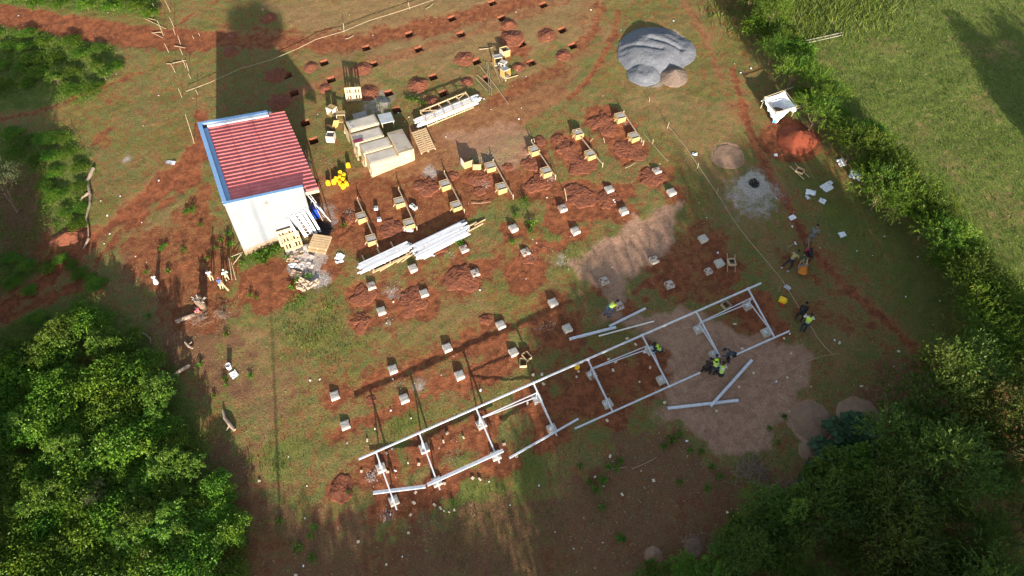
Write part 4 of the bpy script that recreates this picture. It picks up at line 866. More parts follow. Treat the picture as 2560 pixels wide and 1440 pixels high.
# thicket at lower left
FL = [(30, 880), (120, 830), (240, 790), (330, 850), (400, 930), (430, 1040), (500, 1150), (560, 1230), (610, 1330), (640, 1460), (90, 1500), (60, 1400), (10, 1290), (-20, 1200), (-20, 950)]
for i, (x, y) in enumerate(sorted(fill(FL, 100, 42, 9), key=lambda p: (round(p[1] / 80), p[0]))):
    k = rnd.choice(('broad', 'small', 'small', 'small', 'small', 'broad')) if x < 420 else rnd.choice(('small', 'small', 'broad')); sc = rnd.uniform(.42, .78) if k == 'broad' else rnd.uniform(.8, 1.5)
    if x > 500: sc *= .75
    if rnd.random() < .06: k = 'yellow'; sc = .6
    plant(k, x, y, (1.9 if k == 'broad' else .8) * sc, sc, f"{'long-leaved sapling' if k == 'broad' else ('yellowing bush' if k == 'yellow' else 'small-leaved bush')}, {ordn(i + 1)} by rows in the lower-left thicket", 'bush', 'lower-left thicket')
# scrub at upper left
FU = [(120, 70), (250, 110), (290, 160), (240, 230), (140, 240), (120, 180), (0, 230), (-30, 80)]
for i, (x, y) in enumerate(sorted(fill(FU, 22, 36, 3), key=lambda p: (round(p[1] / 60), p[0]))):
    sc = rnd.uniform(.55, .85); k = 'grey' if i in (15, 18) else 'small'
    plant('small' if k == 'small' else 'broad', x, y, .5, sc * (1 if k == 'small' else .6), f"low green bush, {ordn(i + 1)} by rows in the scrub below the top-left road", 'bush', 'top-left scrub below the road', zs=sc * .45)
for i, (x, y) in enumerate(((90, 5), (150, 8), (215, 12), (280, 15), (340, 12), (375, 28), (60, -10), (320, -12), (240, -15))):
    sc = rnd.uniform(.6, .9); plant('small', x, y, .5, sc, f"leafy bush above the top-left road, {ordn(i + 1)} in the strip there", 'bush', 'bushes above the top-left road', zs=sc * .7)
FM = [(20, 320), (170, 335), (200, 400), (215, 520), (190, 560), (110, 470), (100, 400), (20, 380)]
for i, (x, y) in enumerate(sorted(fill(FM, 20, 38, 4), key=lambda p: (round(p[1] / 60), p[0]))):
    sc = rnd.uniform(.4, .8); plant('small', x, y, .4, sc, f"low bush, {ordn(i + 1)} by rows in the patch left of the fallen log", 'bush', 'bushes left of the log', zs=sc * .4)
for i, (x, y, sc) in enumerate(((150, 640, .7), (175, 655, .6), (60, 660, .9), (110, 665, .8), (30, 700, .9), (195, 680, .8), (220, 690, .6), (235, 705, .9), (90, 790, .9), (200, 790, .9), (150, 810, 1), (260, 800, 1), (20, 640, .8), (70, 720, .7))):
    sc *= .7; plant('small', x, y, .4, sc, f"green bush beside the left red track, {ordn(i + 1)} in that group from the log down", 'bush', 'bushes beside the left track', zs=sc * .45)
plant('grey', -25, 440, 3.5, .75, 'pale grey-green tree crown cut by the left edge of the photo', 'tree', None)
plant('grey', 225, 1225, 2.0, .35, 'fine grey-leaved tree standing in the lower-left thicket', 'tree', None)
# weeds and seedlings
WEEDS = [(1037, 250, 1.6), (1058, 258, 1.3), (1020, 247, 1.3), (650, 640, 2.2), (675, 632, 2.0), (690, 622, 1.8), (660, 655, 1.6), (720, 645, 1.2), (730, 720, 1.4), (745, 700, 1.2), (770, 690, 1.2), (860, 563, 1.2), (1145, 607, 1.4), (1278, 178, 1.2), (403, 622, 1.0), (412, 612, .9), (458, 625, 1.0), (420, 678, 1.1), (365, 680, .9), (370, 790, 1.0), (560, 720, .8), (625, 738, 1.0), (565, 835, 1.0), (500, 912, 1.1), (560, 945, 1.0), (625, 938, 1.0), (565, 962, .8), (535, 990, .8), (640, 745, .7), (520, 645, 1.0), (540, 620, 1.0), (550, 600, .9), (480, 525, 1.6), (465, 530, 1.2), (500, 560, .9), (575, 610, 1.3), (570, 585, 1.2),
         (785, 1318, 1.2), (775, 1340, 1.1), (745, 1370, 1.6), (780, 1395, 1.6), (700, 1300, 1.2), (1505, 1200, 1.7), (1490, 1225, 1.6), (1475, 1205, 1.3), (1550, 1155, 1.5), (1540, 1170, 1.2), (1520, 1165, 1.2), (1680, 1100, 1.9), (1660, 1115, 1.4), (1700, 1085, 1.3), (1725, 1125, 1.2), (1755, 1128, 1.1), (1505, 1268, 1.3), (1548, 1345, 1.5), (1560, 1350, 1.0), (1780, 1165, 1.2), (1700, 1205, 1.1), (1800, 1190, 1.3), (1770, 1220, 1.3), (1960, 1040, 1.2), (1925, 1070, 1.0), (2200, 1010, 1.3), (1945, 1105, .9), (870, 1230, .8), (1130, 1255, .9), (1330, 560, 1.5), (1310, 500, 1.5), (1290, 540, 1.2), (1325, 578, 1.2), (1450, 1165, 1.2), (1280, 605, 1.1), (2020, 1075, 1.0)]
for i, (x, y, sc) in enumerate(sorted(WEEDS, key=lambda p: (round(p[1] / 120), p[0]))):
    plant('weed', x, y, .1, sc * (.72 if y > 1000 else .9), f"small bright green weed on bare soil, {ordn(i + 1)} counting across from the top", 'weed', 'weeds scattered over the bare soil')
# tall trees outside the lower edge, whose shade lies over the right half
te = math.tan(R(SUN_EL)); sx, sy = -math.sin(R(SUN_AZ)), math.cos(R(SUN_AZ))
SH = []
for (px, py, dens) in ((1320, 1010, 1), (1350, 800, 1), (1400, 735, 1), (1450, 680, 1), (1490, 640, 1), (1545, 640, 1), (1600, 620, 1), (1650, 560, 1), (1700, 480, 1), (1745, 440, 1), (1790, 410, 1), (1850, 370, 1), (1910, 400, 1), (1980, 470, 1), (2050, 540, 1), (2120, 600, 1), (2210, 720, 1), (2320, 830, 1),
                       (570, 1160, .5), (630, 1200, .5), (700, 1240, .5), (780, 1255, .5), (860, 1275, .5), (940, 1270, .5), (1010, 1240, .5), (1080, 1225, .5), (1140, 1240, .5), (1195, 1300, .4), (1255, 1310, .4), (20, 85, .6), (75, 95, .6), (100, 190, .6), (40, 230, .6), (20, 400, .6), (75, 410, .6), (110, 500, .6), (50, 560, .6), (20, 700, .6), (2390, 30, .7), (2420, 80, .7), (2450, 130, .7), (2480, 180, .7), (2520, 230, .7), (2560, 270, .7), (2560, 150, .7), (2520, 80, .7), (2470, 20, .7), (2610, 60, .7)):
    P_ = at(px, py); y0 = rnd.uniform(-1.5, 1.5) if dens == 1 else rnd.uniform(-13, -8)
    if dens == .6: y0 = P_.y - 26
    if dens == .7: y0 = P_.y - 20
    ds = (P_.y - y0) / sy; xw = P_.x - sx * ds
    zt = P_.z + ds * te; hgt = zt - (SX * xw + SY * y0); SH.append((xw, y0, hgt, dens))
    if dens == 1 and px < 1900: y2 = y0 - rnd.uniform(5, 8); x2 = xw + (y0 - y2) * .19 + rnd.uniform(-1, 1); SH.append((x2, y2, zt + (y0 - y2) * te * 1.02 - (SX * x2 + SY * y2) - rnd.uniform(0, .6), 1.1))
for i, (xw, y0, hgt, dens) in enumerate(SH):
    v = i % 3 + (3 if dens in (1, 1.1, .4) else 0); sc = hgt / .97; wd = min(1.0, 9.5 / sc) if dens >= 1 else min(1.0, 9.5 / sc)
    o = plant('shade', 0, 0, 0, sc * wd, f"tall dense shade tree, {ordn(i + 1)} from left in the belt south of the site", 'tree', 'belt of tall trees south of the site', var=v, world=(xw, y0), zs=sc)
# one slender tall tree whose trunk and crown shade reach the top of the picture
P_ = at(646, 60); y0 = -.5; ds = (P_.y - y0) / sy; xw = P_.x - sx * ds; hc = P_.z + ds * te - (SX * xw + SY * y0)
t = thing('slender_tree', 'very tall slender tree south of the site with a small crown', 'tree', (xw, y0, SX * xw + SY * y0)); MB().tube([(0, 0, -.3), (.05, 0, hc * .4), (0, .05, hc * .7), (0, .1, hc)], [.10, .055, .03, .02], 8).build('trunk', BARK, t)
f = LF(); lb = crown_lobes(1.0, 2.2, 13, 5, .7, 0); P, D, T = pts_on([(a_, b_, hc + .5 * (c_ - .1), d_ * .8, .7) for a_, b_, c_, d_, e_ in lb], 3600, .1); f.add(P, unit(NR.normal(size=P.shape) + D), .30, .2, .2); f.build('crown', LM['dark'], t)
# grass and low growth as blades
def blades(name, n, box_, dens_fn, h, wdt, m, label, cat, seed, lean=.5, clump=0):
    r = np.random.default_rng(seed); a = r.uniform(box_[0], box_[1], n); b = r.uniform(box_[2], box_[3], n); x = a * CT - b * ST; y = a * ST + b * CT
    ia = np.clip(np.searchsorted(GA, a), 0, len(GA) - 1); ib = np.clip(np.searchsorted(GB, b), 0, len(GB) - 1)
    dn = dens_fn({k: CH[k][ib, ia] for k in CH}, x, y); keep = r.random(n) < dn; x, y, ia, ib = x[keep], y[keep], ia[keep], ib[keep]
    X = np.array([x, y, x * 0]).T; c_ = X - np.array([0, 0, CZ]); cm = np.array(CM); q = c_ @ cm; px = 1280 - F_PX * q[:, 0] / q[:, 2]; py = 720 + F_PX * q[:, 1] / q[:, 2]
    v = (px > -150) & (px < 2710) & (py > -150) & (py < 1600); x, y, ia, ib = x[v], y[v], ia[v], ib[v]; n = len(x)
    z = GZ[ib, ia]; hh = h * (.5 + r.random(n)); an = r.uniform(0, 6.28, n); base = np.stack([x, y, z - .01], -1)
    s = np.stack([np.cos(an), np.sin(an), 0 * an], -1) * (wdt * (.6 + .8 * r.random(n)))[:, None]; ld = r.normal(size=(n, 2)) * lean * hh[:, None]
    tip = base + np.stack([ld[:, 0], ld[:, 1], hh], -1); v3 = np.stack([base - s, base + s, tip], 1).reshape(-1, 3)
    tn = np.clip(.5 * fbm(x / .9, y / .9, 4, 2) + .75 * r.random(n) - .1, 0, 1)
    o = npmesh(name, v3, np.arange(n * 3).reshape(n, 3), m, attrs={'tint': ('FACE', tn)}); return tag(o, label, cat, None, 'stuff')
BX = (-24, 60, -4, 74)
GM = leafmat('meadow_grass', (.125, .108, .034), (.195, .150, .060), (.33, .26, .13), .3)
GL = leafmat('lush_grass', (.052, .086, .016), (.098, .130, .026), (.17, .17, .05), .3)
blades('short_grass', 330000, BX, lambda c, x, y: np.clip(1 - 1.3 * c['soil'] - c['track'] * .8 - c['sand'] - c['ash'] * .8 - .8 * c['mulch'] - c['lush'] * .7 - .5 * c['dry'], 0, 1) * (.25 + fbm(x / 1.3, y / 1.3, 77, 3)), .055, .016, GM, 'short dry olive grass covering the site', 'grass', 1)
blades('lush_grass', 420000, BX, lambda c, x, y: np.clip(c['lush'] * 1.2 - c['soil'] - c['dry'] * .6, 0, 1) * (.2 + fbm(x / 1.1, y / 1.1, 71, 3)), .10, .022, GL, 'thick green grass of the right field and the left meadow', 'grass', 2)
def tallm(c, x, y):
    p1_ = at(2020, 20); p2_ = at(1950, -20); d = np.hypot((x - p1_.x) / 2.2, (y - p1_.y) / 1.1); return np.clip(1.6 - d / 2.6, 0, 1)
blades('tall_grass', 330000, BX, tallm, .42, .03, leafmat('tall_grass', (.09, .13, .02), (.15, .17, .03), (.24, .20, .06), .35), 'tall yellow-green grass at the top right beyond the hedge', 'grass', 3, lean=.55)
STR = leafmat('straw_litter', (.16, .09, .05), (.30, .20, .11), (.55, .46, .34), .1)
blades('straw_litter', 260000, BX, lambda c, x, y: np.clip(.12 + c['mulch'] * .7 + c['dry'] * .35 + c['soil'] * .15 + c['track'] * .2 - c['lush'], 0, 1) * (.1 + fbm(x / .8, y / .8, 91, 3)), .025, .035, STR, 'dry straw and leaf litter strewn over the bare ground', 'litter', 4, lean=3)
def lowcover(name, n, dens, h, ls, m, label, seed):
    r = np.random.default_rng(seed); a = r.uniform(BX[0], BX[1], n); b = r.uniform(BX[2], BX[3], n); x = a * CT - b * ST; y = a * ST + b * CT
    ia = np.clip(np.searchsorted(GA, a), 0, len(GA) - 1); ib = np.clip(np.searchsorted(GB, b), 0, len(GB) - 1); f = fbm(x / 1.2, y / 1.2, 44, 3)
    dn = dens({k: CH[k][ib, ia] for k in CH}, x, y) * np.clip((f - .36) * 5, 0, 1); k = r.random(n) < dn; x, y, f = x[k], y[k], f[k]; z = GZ[ib[k], ia[k]]
    P = np.stack([x, y, z + h * np.clip((f - .36) * 4, 0, 1) * r.random(len(x)) ** .5], -1); lf = LF(); lf.add(P, rdir(len(x), .3), ls * (.6 + .8 * r.random(len(x))), ls * .6, .2, np.clip(f * .5 + .6 * r.random(len(x)), 0, 1)); o = lf.build(name, m); return tag(o, label, 'ground cover', None, 'stuff')
lowcover('low_weeds', 900000, lambda c, x, y: np.clip(c['lush'] * 1.1 - c['soil'] - .8 * c['dry'], 0, 1) * np.where(x < -6, 1.6, .22), .42, .085, LM['small'], 'low leafy weeds carpeting the left side and the right field', 21)
lowcover('creeping_weeds', 260000, lambda c, x, y: np.clip(c['mulch'] * .35 + .10 - c['sand'] - c['track'], 0, 1) * .6, .10, .05, LM['weed'], 'tiny creeping green weeds over the worked soil', 22)
# ---------------------------------------------------------------- jerrycans
def jerry():
    t = thing('jerrycan', 'x x x x', 'jerrycan'); mb = MB(); w_, d_, h_ = .15, .12, .36; vs = []; prof = [(0, .90), (.03, 1), (.28, 1), (.33, .92), (h_, .70)]
    for z, k in prof:
        for j in range(12):
            a = 2 * math.pi * j / 12; c_, s_ = math.cos(a), math.sin(a); vs.append((w_ * k * math.copysign(abs(c_) ** .45, c_), d_ * k * math.copysign(abs(s_) ** .45, s_), z))
    fs = [(i * 12 + j, i * 12 + (j + 1) % 12, (i + 1) * 12 + (j + 1) % 12, (i + 1) * 12 + j) for i in range(4) for j in range(12)] + [tuple(reversed(range(12))), tuple(range(48, 60))]
    mb.add(vs, fs).build('container', YEL, t, smooth=False)
    MB().tube([(-.05, 0, .34), (-.05, 0, .40), (.07, 0, .40), (.07, 0, .34)], .016, 6).build('handle', YEL, t)
    MB().tube([(-.10, 0, .33), (-.11, 0, .395)], .028, 8).build('cap', mat('dark_yellow_cap', (.55, .30, .01)), t); return t
JC = [(720, 384, 'leftmost yellow jerrycan standing apart from the cluster'), (775, 371, 'tall yellow jerrycan at the left of the cluster, second from left'), (801, 347, 'yellow jerrycan in upper left of the cluster, third from left'), (842, 286, 'topmost yellow jerrycan of the tight cluster'), (880, 310, 'yellow jerrycan at upper right of the cluster'), (840, 331, 'orange-topped yellow jerrycan in the middle of the cluster'), (871, 353, 'yellow jerrycan in the middle right of the cluster'), (838, 384, 'yellow jerrycan in the middle of the lower cluster'), (903, 388, 'rightmost yellow jerrycan in the cluster'), (869, 418, 'lowest yellow jerrycan of the cluster'), (920, 208, 'orange-yellow jerrycan standing apart toward the cartons')]
jc = None
for i, (x, y, lb) in enumerate(JC):
    p = gp(640 + x / 4, 360 + y / 4, .2); M = Matrix.Translation(p) @ Matrix.Rotation(rnd.uniform(0, 3.1), 4, 'Z') @ Matrix.Rotation(rnd.uniform(-.08, .08), 4, 'X')
    if jc is None: jc = jerry(); jc.matrix_world = M; tag(jc, lb, 'jerrycan', 'yellow jerrycans')
    else: clone(jc, M=M, label=lb, group='yellow jerrycans')
p = gp(1443, 917, .2); clone(jc, M=Matrix.Translation(p) @ Matrix.Rotation(.3, 4, 'Z') @ Matrix.Scale(.95, 4), label='orange jerrycan beside the upper rail of the rack', group='yellow jerrycans')
p = gp(1948, 747, .15); clone(jc, M=Matrix.Translation(p + Vector((0, 0, .13))) @ Matrix.Rotation(1.0, 4, 'Z') @ Matrix.Rotation(R(90), 4, 'X') @ Matrix.Scale(1.25, 4), label='orange jerrycan lying on its side near the right fence rail', group='yellow jerrycans')
p = gp(1955, 761, .05); tag(MB().tube([(p.x, p.y, p.z), (p.x, p.y, p.z + .08)], [.10, .11], 12).build('red_tub', mat('red_plastic', (.55, .03, .02), None, 5, .4)), 'small red plastic lid near the orange jerrycan', 'lid')
# ---------------------------------------------------------------- empty form boxes
WPLY = mat('whitish_plywood', (.62, .58, .52), (.50, .44, .38), 4, .6, 0, .1, 20, spots=(.30, .20, .14), spotsc=4, spotth=.6)
def ebox(x, y, h, az, tx, m1, m2, label, s=.62, hh=.55, panels=(0, 1, 2, 3), ty=0):
    p = gp(x, y, h / 2); t = thing('empty_form_box', label, 'form box', group='empty plywood form boxes', M=Matrix.Translation(p + Vector((0, 0, (hh / 2 if not tx else s / 2)))) @ Matrix.Rotation(R(az), 4, 'Z') @ Matrix.Rotation(R(tx), 4, 'X') @ Matrix.Rotation(R(ty), 4, 'Y'))
    for k in panels:
        c_, d_ = [((0, -s / 2, 0), (s, .025, hh)), ((s / 2 - .0125, 0, 0), (.025, s - .026, hh - .004)), ((0, s / 2, 0), (s, .025, hh)), ((-s / 2 + .0125, 0, 0), (.025, s - .026, hh - .004))][k]
        MB().box(c_, d_).build('side_panel', m1 if k % 2 == 0 else m2, t)
        if k % 2 == 0: MB().box((0, c_[1] + (.025 if c_[1] > 0 else -.025), hh / 2 - .04), (s, .024, .05)).build('batten', WOOD, t)
    return t
ebox(1262, 128, .6, 28, 0, PLY, WPLY, 'upright empty form box, topmost of the four by the poles')
ebox(1243, 149, .6, 20, 88, WPLY, PLY, 'empty form box tipped on its side, leftmost of four by the poles')
ebox(1257, 160, .6, -30, 90, WPLY, WPLY, 'whitish form box lying between two others by the poles', s=.5)
ebox(1263, 180, .6, 35, 85, WPLY, PLY, 'form box tipped open beside a weed, lowest of four by poles', s=.6)
ebox(830, 277, .6, -30, 90, PLY, WPLY, 'form box at the top of the group left of the cartons')
ebox(853, 292, .6, 5, 90, PLY, WPLY, 'form box nearest the cartons in the group at their left')
ebox(833, 309, .4, -40, 60, PLY, PLY, 'broken open form box with slanting yellow flaps left of cartons', panels=(0, 1))
ebox(827, 342, .6, -5, 0, WPLY, WPLY, 'upright open white-rimmed box, lowest in the group left of cartons', s=.58)
ebox(1166, 408, .4, 28, 0, PLY, WPLY, 'two-sided yellow panel corner standing alone above the forms', s=.62, panels=(0, 3), hh=.6)
ebox(1192, 413, .4, 2, 0, PLY, WPLY, 'square yellow panel standing right of the yellow corner panels', s=.58, panels=(0, 3), hh=.5)
for k, (x, y, az) in enumerate(((1815, 763, 30), (1308, 906, 0), (1317, 890, 35), (1325, 887, 35))):
    if k == 3: continue
    p = gp(x, y, .15); t = thing('small_wooden_box', ['small open wooden box inside the rack near its right end', 'small empty wooden box left of the footing gap, lower one', 'small wooden box with grey lumps beside a footing, upper one'][k], 'wooden box', group='small wooden boxes', M=Matrix.Translation(p) @ Matrix.Rotation(R(az), 4, 'Z'))
    s = .20 if k else .23
    for a, b in ((1, 0), (-1, 0), (0, 1), (0, -1)): MB().box((a * s, b * s * (1.3 if k else 1), .12), (.025 if a else 2 * s - .03, .025 if b else 2 * s * (1.3 if k else 1) - .02, .24)).build('side_board', WOODG if k == 0 else WOOD, t)
for k, (x, y) in enumerate(((940, 521), (948, 549), (1030, 514), (1037, 520))):
    p = gp(x, y, .1); t = thing('white_tub', ['upper white plastic tub between the first two form pairs', 'lower white plastic tub between the first two form pairs', 'left one of two touching white tubs right of the second forms', 'right one of two touching white tubs right of the second forms'][k], 'tub', p, R([5, 10, -40, -40][k]), 'white plastic tubs')
    MB().box((0, 0, .10), (.27, .30, .20)).build('shell', mat('dull_white_plastic', (.70, .70, .66), (.60, .60, .55), 6, .5), t, bevel=.03)
    for a in (-.06, .06): MB().box((a, 0, .203), (.075, .10, .006)).build('opening', BLK, t)
# ---------------------------------------------------------------- bundles of steel profiles
def bundle(a, b, width, layers, label, cw=.10, ch=.06, z0=.10, seed=0, seg=0, nm='steel_profile_bundle'):
    r = random.Random(seed); A = gp(*a, .25); B = gp(*b, .25); d = (B - A); Lg = d.length; az = math.atan2(d.y, d.x); M = slopeM((A + B) / 2, az, z0); M[2][3] = float(gz((A.x + B.x) / 2, (A.y + B.y) / 2)) + z0 + .02
    t = thing(nm, label, 'steel bundle', M=M); k = 0
    for ly in range(layers):
        n = int(width / cw) - ly
        for i in range(n):
            off = r.uniform(-.22, .22); L1 = Lg * r.uniform(.90, 1.0); y = (i - (n - 1) / 2) * cw * 1.01 + r.uniform(-.006, .006); yaw = r.uniform(-.008, .008)
            p = Vector((off - L1 / 2, y - yaw * L1, ly * ch * 1.04 + .03 + r.uniform(0, .008))); q = Vector((off + L1 / 2, y + yaw * L1, ly * ch * 1.04 + .03 + r.uniform(0, .008)))
            MB().cbar(p, q, cw * .93, ch, .006).build('profile', GALV2 if (i + ly) % 3 else GALV, t)
    return t, M
t, M1 = bundle((897, 672), (1024, 610), .80, 3, 'smaller bundle of galvanised steel profiles lying on timber sleepers', seed=3)
def sub(name, M, items, label, cat, m=WOOD, group=None):
    t = thing(name, label, cat, M=M, group=group)
    for (p, q, w_, h_) in items: MB().bar(p, q, w_, h_).build('timber', m, t)
    return t
for k, x in enumerate((-1.25, -.15, .85)): sub('timber_sleeper', M1 @ Matrix.Translation((x, .15, -.05)), [((0, -.55, 0), (0, .78, 0), .10, .08)], f"timber sleeper poking out under the smaller steel bundle, {ordn(k + 1)} from left", 'sleeper', group='sleepers under the smaller bundle')
sub('pallet_timber', M1 @ Matrix.Translation((.2, -.62, -.04)), [((-1.35, 0, 0), (1.35, 0, 0), .14, .05), ((-1.2, .15, .045), (-1.2, -.12, .045), .12, .03), ((0, .15, .045), (0, -.12, .045), .12, .03), ((1.2, .15, .045), (1.2, -.12, .045), .12, .03)], 'long narrow pallet timber along the lower side of the smaller bundle', 'timber')
t, M2 = bundle((1038, 630), (1166, 566), 1.35, 4, 'large stack of galvanised steel profiles, right of a smaller bundle', seed=5)
o_ = MB()
t3, M3 = bundle((1041, 308), (1198, 241), .98, 3, 'steel profiles packed inside the long open timber crate', seed=7, z0=.10)
cr = thing('timber_crate', 'long open timber crate frame around a load of steel profiles', 'crate', M=M3 @ Matrix.Translation((-.05, .05, -.06)))
Lc, Wc, Hc = 3.75, 1.16, .52
for yy in (-Wc / 2, Wc / 2):
    for zz_ in (0, Hc): MB().bar((-Lc / 2, yy, zz_), (Lc / 2, yy, zz_), .06, .07).build('rail', WOOD, cr)
for i in range(6):
    x = -Lc / 2 + Lc * i / 5 * .998 + .002
    MB().bar((x, -Wc / 2 + .033, Hc + .002), (x, Wc / 2 - .033, Hc + .002), .06, .05).build('cross_member', WOODG if 0 < i < 5 else WOOD, cr)
    for yy in (-Wc / 2 - .045, Wc / 2 + .045): MB().bar((x, yy, -.03), (x, yy, Hc + .05), .06, .03, (1, 0, 0)).build('slat', WOOD, cr)
for (p, q) in (((-Lc / 2 + .05, Wc / 2 - .1, Hc + .05), (-Lc / 2 + 1.1, 0, Hc + .05)), ((-Lc / 2 + .1, -Wc / 2 + .08, Hc + .05), (-Lc / 2 + 1.0, .1, Hc + .05)), ((Lc / 2 - .1, -Wc / 2 + .1, Hc + .05), (Lc / 2 - .8, -.05, Hc + .05)), ((Lc / 2 - .75, Wc / 2 - .35, Hc + .05), (Lc / 2 - .1, Wc / 2 - .1, Hc + .05))): MB().bar(p, q, .06, .02).build('diagonal', WOOD, cr)
def pxbar(pts, wd, ht, label, name, cat, m=WOOD, h=.06, group=None, z=0.0):
    P = [gp(*p, h) for p in pts]; [setattr(p, 'z', p.z + h + z) for p in P]; mb = MB()
    for p, q in zip(P[:-1], P[1:]): mb.bar(p, q, wd, ht)
    return tag(mb.build(name, m), label, cat, group)
C4 = lambda x, y: (880 + x / 7.53, 530 + y / 7.53)
for k, (a, b, w_, lb) in enumerate(((C4(845, 960), C4(1120, 745), .08, 'pale timber between the two steel bundles, upper one'), (C4(930, 940), C4(1130, 800), .07, 'pale timber between the two steel bundles, lower one'), (C4(2110, 310), C4(2345, 185), .09, 'timber sticking out of the big steel stack, upper one'), (C4(2150, 385), C4(2465, 205), .09, 'timber sticking out of the big steel stack, lowest long one'), (C4(2300, 250), C4(2510, 135), .06, 'thin timber pointing farthest right from the big steel stack'), (C4(520, 1110), C4(770, 960), .13, 'short wide timber lying below the smaller steel bundle'))):
    pxbar([a, b], w_, .06, lb, 'loose_timber', 'timber', group='loose timbers by the bundles')
for k, (a, b) in enumerate(((C4(1340, 800), C4(1560, 830)), (C4(1200, 890), C4(1420, 800)), (C4(1350, 890), C4(1530, 800)))):
    pxbar([a, b], .06, .05, f"short white steel offcut below the big steel stack, {ordn(k + 1)} of three", 'steel_offcut', 'offcut', GALV, .05 + .03 * k, 'white steel offcuts')
# ---------------------------------------------------------------- poles, stakes and rails
def pole(pts, rad, label, name='bamboo_pole', cat='pole', group=None, m=BAMB, hs=None):
    P = []
    for i, p in enumerate(pts):
        h = (hs[i] if hs else .06); q = gp(*p, h); q.z += h; P.append(q)
    return tag(MB().tube(P, [rad] + [rad * .9] * (len(P) - 2) + [rad * .7] if len(P) > 1 else rad, 6).build(name, m), label, cat, group)
C2 = lambda x, y: (1180 + x / 6.545, 40 + y / 6.545)
for k, (a, b, lb) in enumerate(((C2(235, 750), C2(285, 1290), 'left one of two near-upright parallel poles over the pit'), (C2(255, 750), C2(322, 1310), 'right one of two near-upright parallel poles over the pit'), (C2(120, 800), C2(600, 1440), 'longest pole slanting down right across the pole heap'), (C2(310, 750), C2(500, 1050), 'slanting pole right of the upright poles, outer one'), (C2(330, 760), C2(460, 1090), 'slanting pole right of the upright poles, inner one'), (C2(60, 1010), C2(250, 1230), 'thin pole lying left of the pole heap'), (C2(120, 545), C2(340, 520), 'short pale stick lying level above the pole heap'), (C2(90, 960), C2(330, 1200), 'thin dark pole crossing the pit by the pole heap'))):
    pole([a, ((a[0] + b[0]) / 2 + 1, (a[1] + b[1]) / 2), b], .028, lb, group='poles heaped by the steel crate')
t = thing('mallet', 'long-handled wooden mallet lying below the form boxes', 'mallet'); a = gp(*C2(550, 1030)); b = gp(*C2(750, 975)); MB().bar(a + Vector((0, 0, .05)), b + Vector((0, 0, .05)), .04, .04).build('handle', WOOD, t); a2 = gp(*C2(528, 998)); b2 = gp(*C2(552, 1066)); MB().bar(a2 + Vector((0, 0, .06)), b2 + Vector((0, 0, .06)), .09, .09).build('head', WOOD, t)
C1 = lambda x, y: (350 + x / 5.54, y / 5.54)
ST_ = [((427, 890), (490, 1010)), ((527, 1220), (580, 1350)), ((335, 600), (400, 730)), ((405, 235), (470, 380)), ((455, 390), (485, 475)), ((520, 490), (558, 610)), ((548, 660), (590, 765)), ((587, 820), (635, 940)), ((637, 870), (672, 985)), ((665, 1015), (703, 1085)), ((762, 1235), (803, 1310)), ((720, 490), (742, 530)), ((807, 455), (828, 500)), ((340, 0), (420, 160)), ((170, 45), (208, 130)), ((235, 280), (322, 490)), ((1850 - 1850 + 627, 1585), (752, 1990))]
def standing(top, base, rad, label, group, nm='bamboo_stake', m=BAMB, cat='stake'):
    B = gp(*base); best = None
    for hh in np.arange(.15, 2.6, .05):
        # choose the height whose picture point lies nearest the seen tip
        P_ = Vector((B.x, B.y, B.z + float(hh))); c_ = CM.transposed() @ (P_ - Vector((0, 0, CZ))); u, v = 1280 - F_PX * c_.x / c_.z, 720 + F_PX * c_.y / c_.z; e = math.hypot(u - top[0], v - top[1])
        if best is None or e < best[0]: best = (e, float(hh))
    r_ = CM @ Vector(((top[0] - 1280) / F_PX, -(top[1] - 720) / F_PX, -1)); T = Vector((0, 0, CZ)) + r_ * ((B.z + best[1] - CZ) / r_.z)
    return tag(MB().tube([B - Vector((0, 0, .1)), B.lerp(T, .5) + Vector((.01, .01, 0)), T], [rad, rad * .9, rad * .7], 6).build(nm, m), label, cat, group)
for i, (a, b) in enumerate(ST_): standing(C1(*a), C1(*b), .019, f"leaning pale bamboo stake left of the building, {ordn(i + 1)} of that scattered line", 'bamboo stakes left of the building')
for i, (a, b) in enumerate((((65, 255), (365, 400)), ((170, 455), (310, 520)), ((165, 458), (300, 440)), ((475, 635), (630, 665)), ((370, 887), (445, 890)), ((455, 880), (635, 838)), ((95, 250), (220, 275)))):
    pole([C1(*a), C1(*b)], .028, f"bamboo stick lying across the stakes near the road, {ordn(i + 1)} from top", group='sticks lying across the stakes')
def rail(pts, label, hs=.30, rad=.019):
    pole(pts, rad, label, 'fence_rail', 'fence rail', 'low pole fence rails', BAMB, [hs + .05 * math.sin(i * 1.7) for i in range(len(pts))])
rail([(1674, 317), (1710, 362), (1745, 413), (1790, 478), (1831, 545)], 'upper pole rail of the right fence starting below the gravel')
rail([(1829, 543), (1868, 594), (1915, 650), (1958, 703)], 'middle pole rail of the right fence above the two workers')
rail([(1955, 700), (1978, 738), (1999, 772), (2018, 802)], 'pole rail of the right fence passing the black-clothed worker')
rail([(2025, 812), (2042, 842), (2062, 868), (2082, 887)], 'lowest thin pole rail of the right fence', .2, .022)
rail([(1912, 973), (1960, 933), (2005, 908), (2050, 892), (2098, 884)], 'pole rail meeting the right fence at its lower corner', .2)
rail([(465, 228), (520, 208), (600, 172), (680, 148), (745, 121)], 'pole rail crossing the building shadow at upper left')
rail([(743, 122), (790, 98), (860, 78), (920, 52), (985, 32), (1040, 15), (1100, -6)], 'pole rail along the top of the pit field')
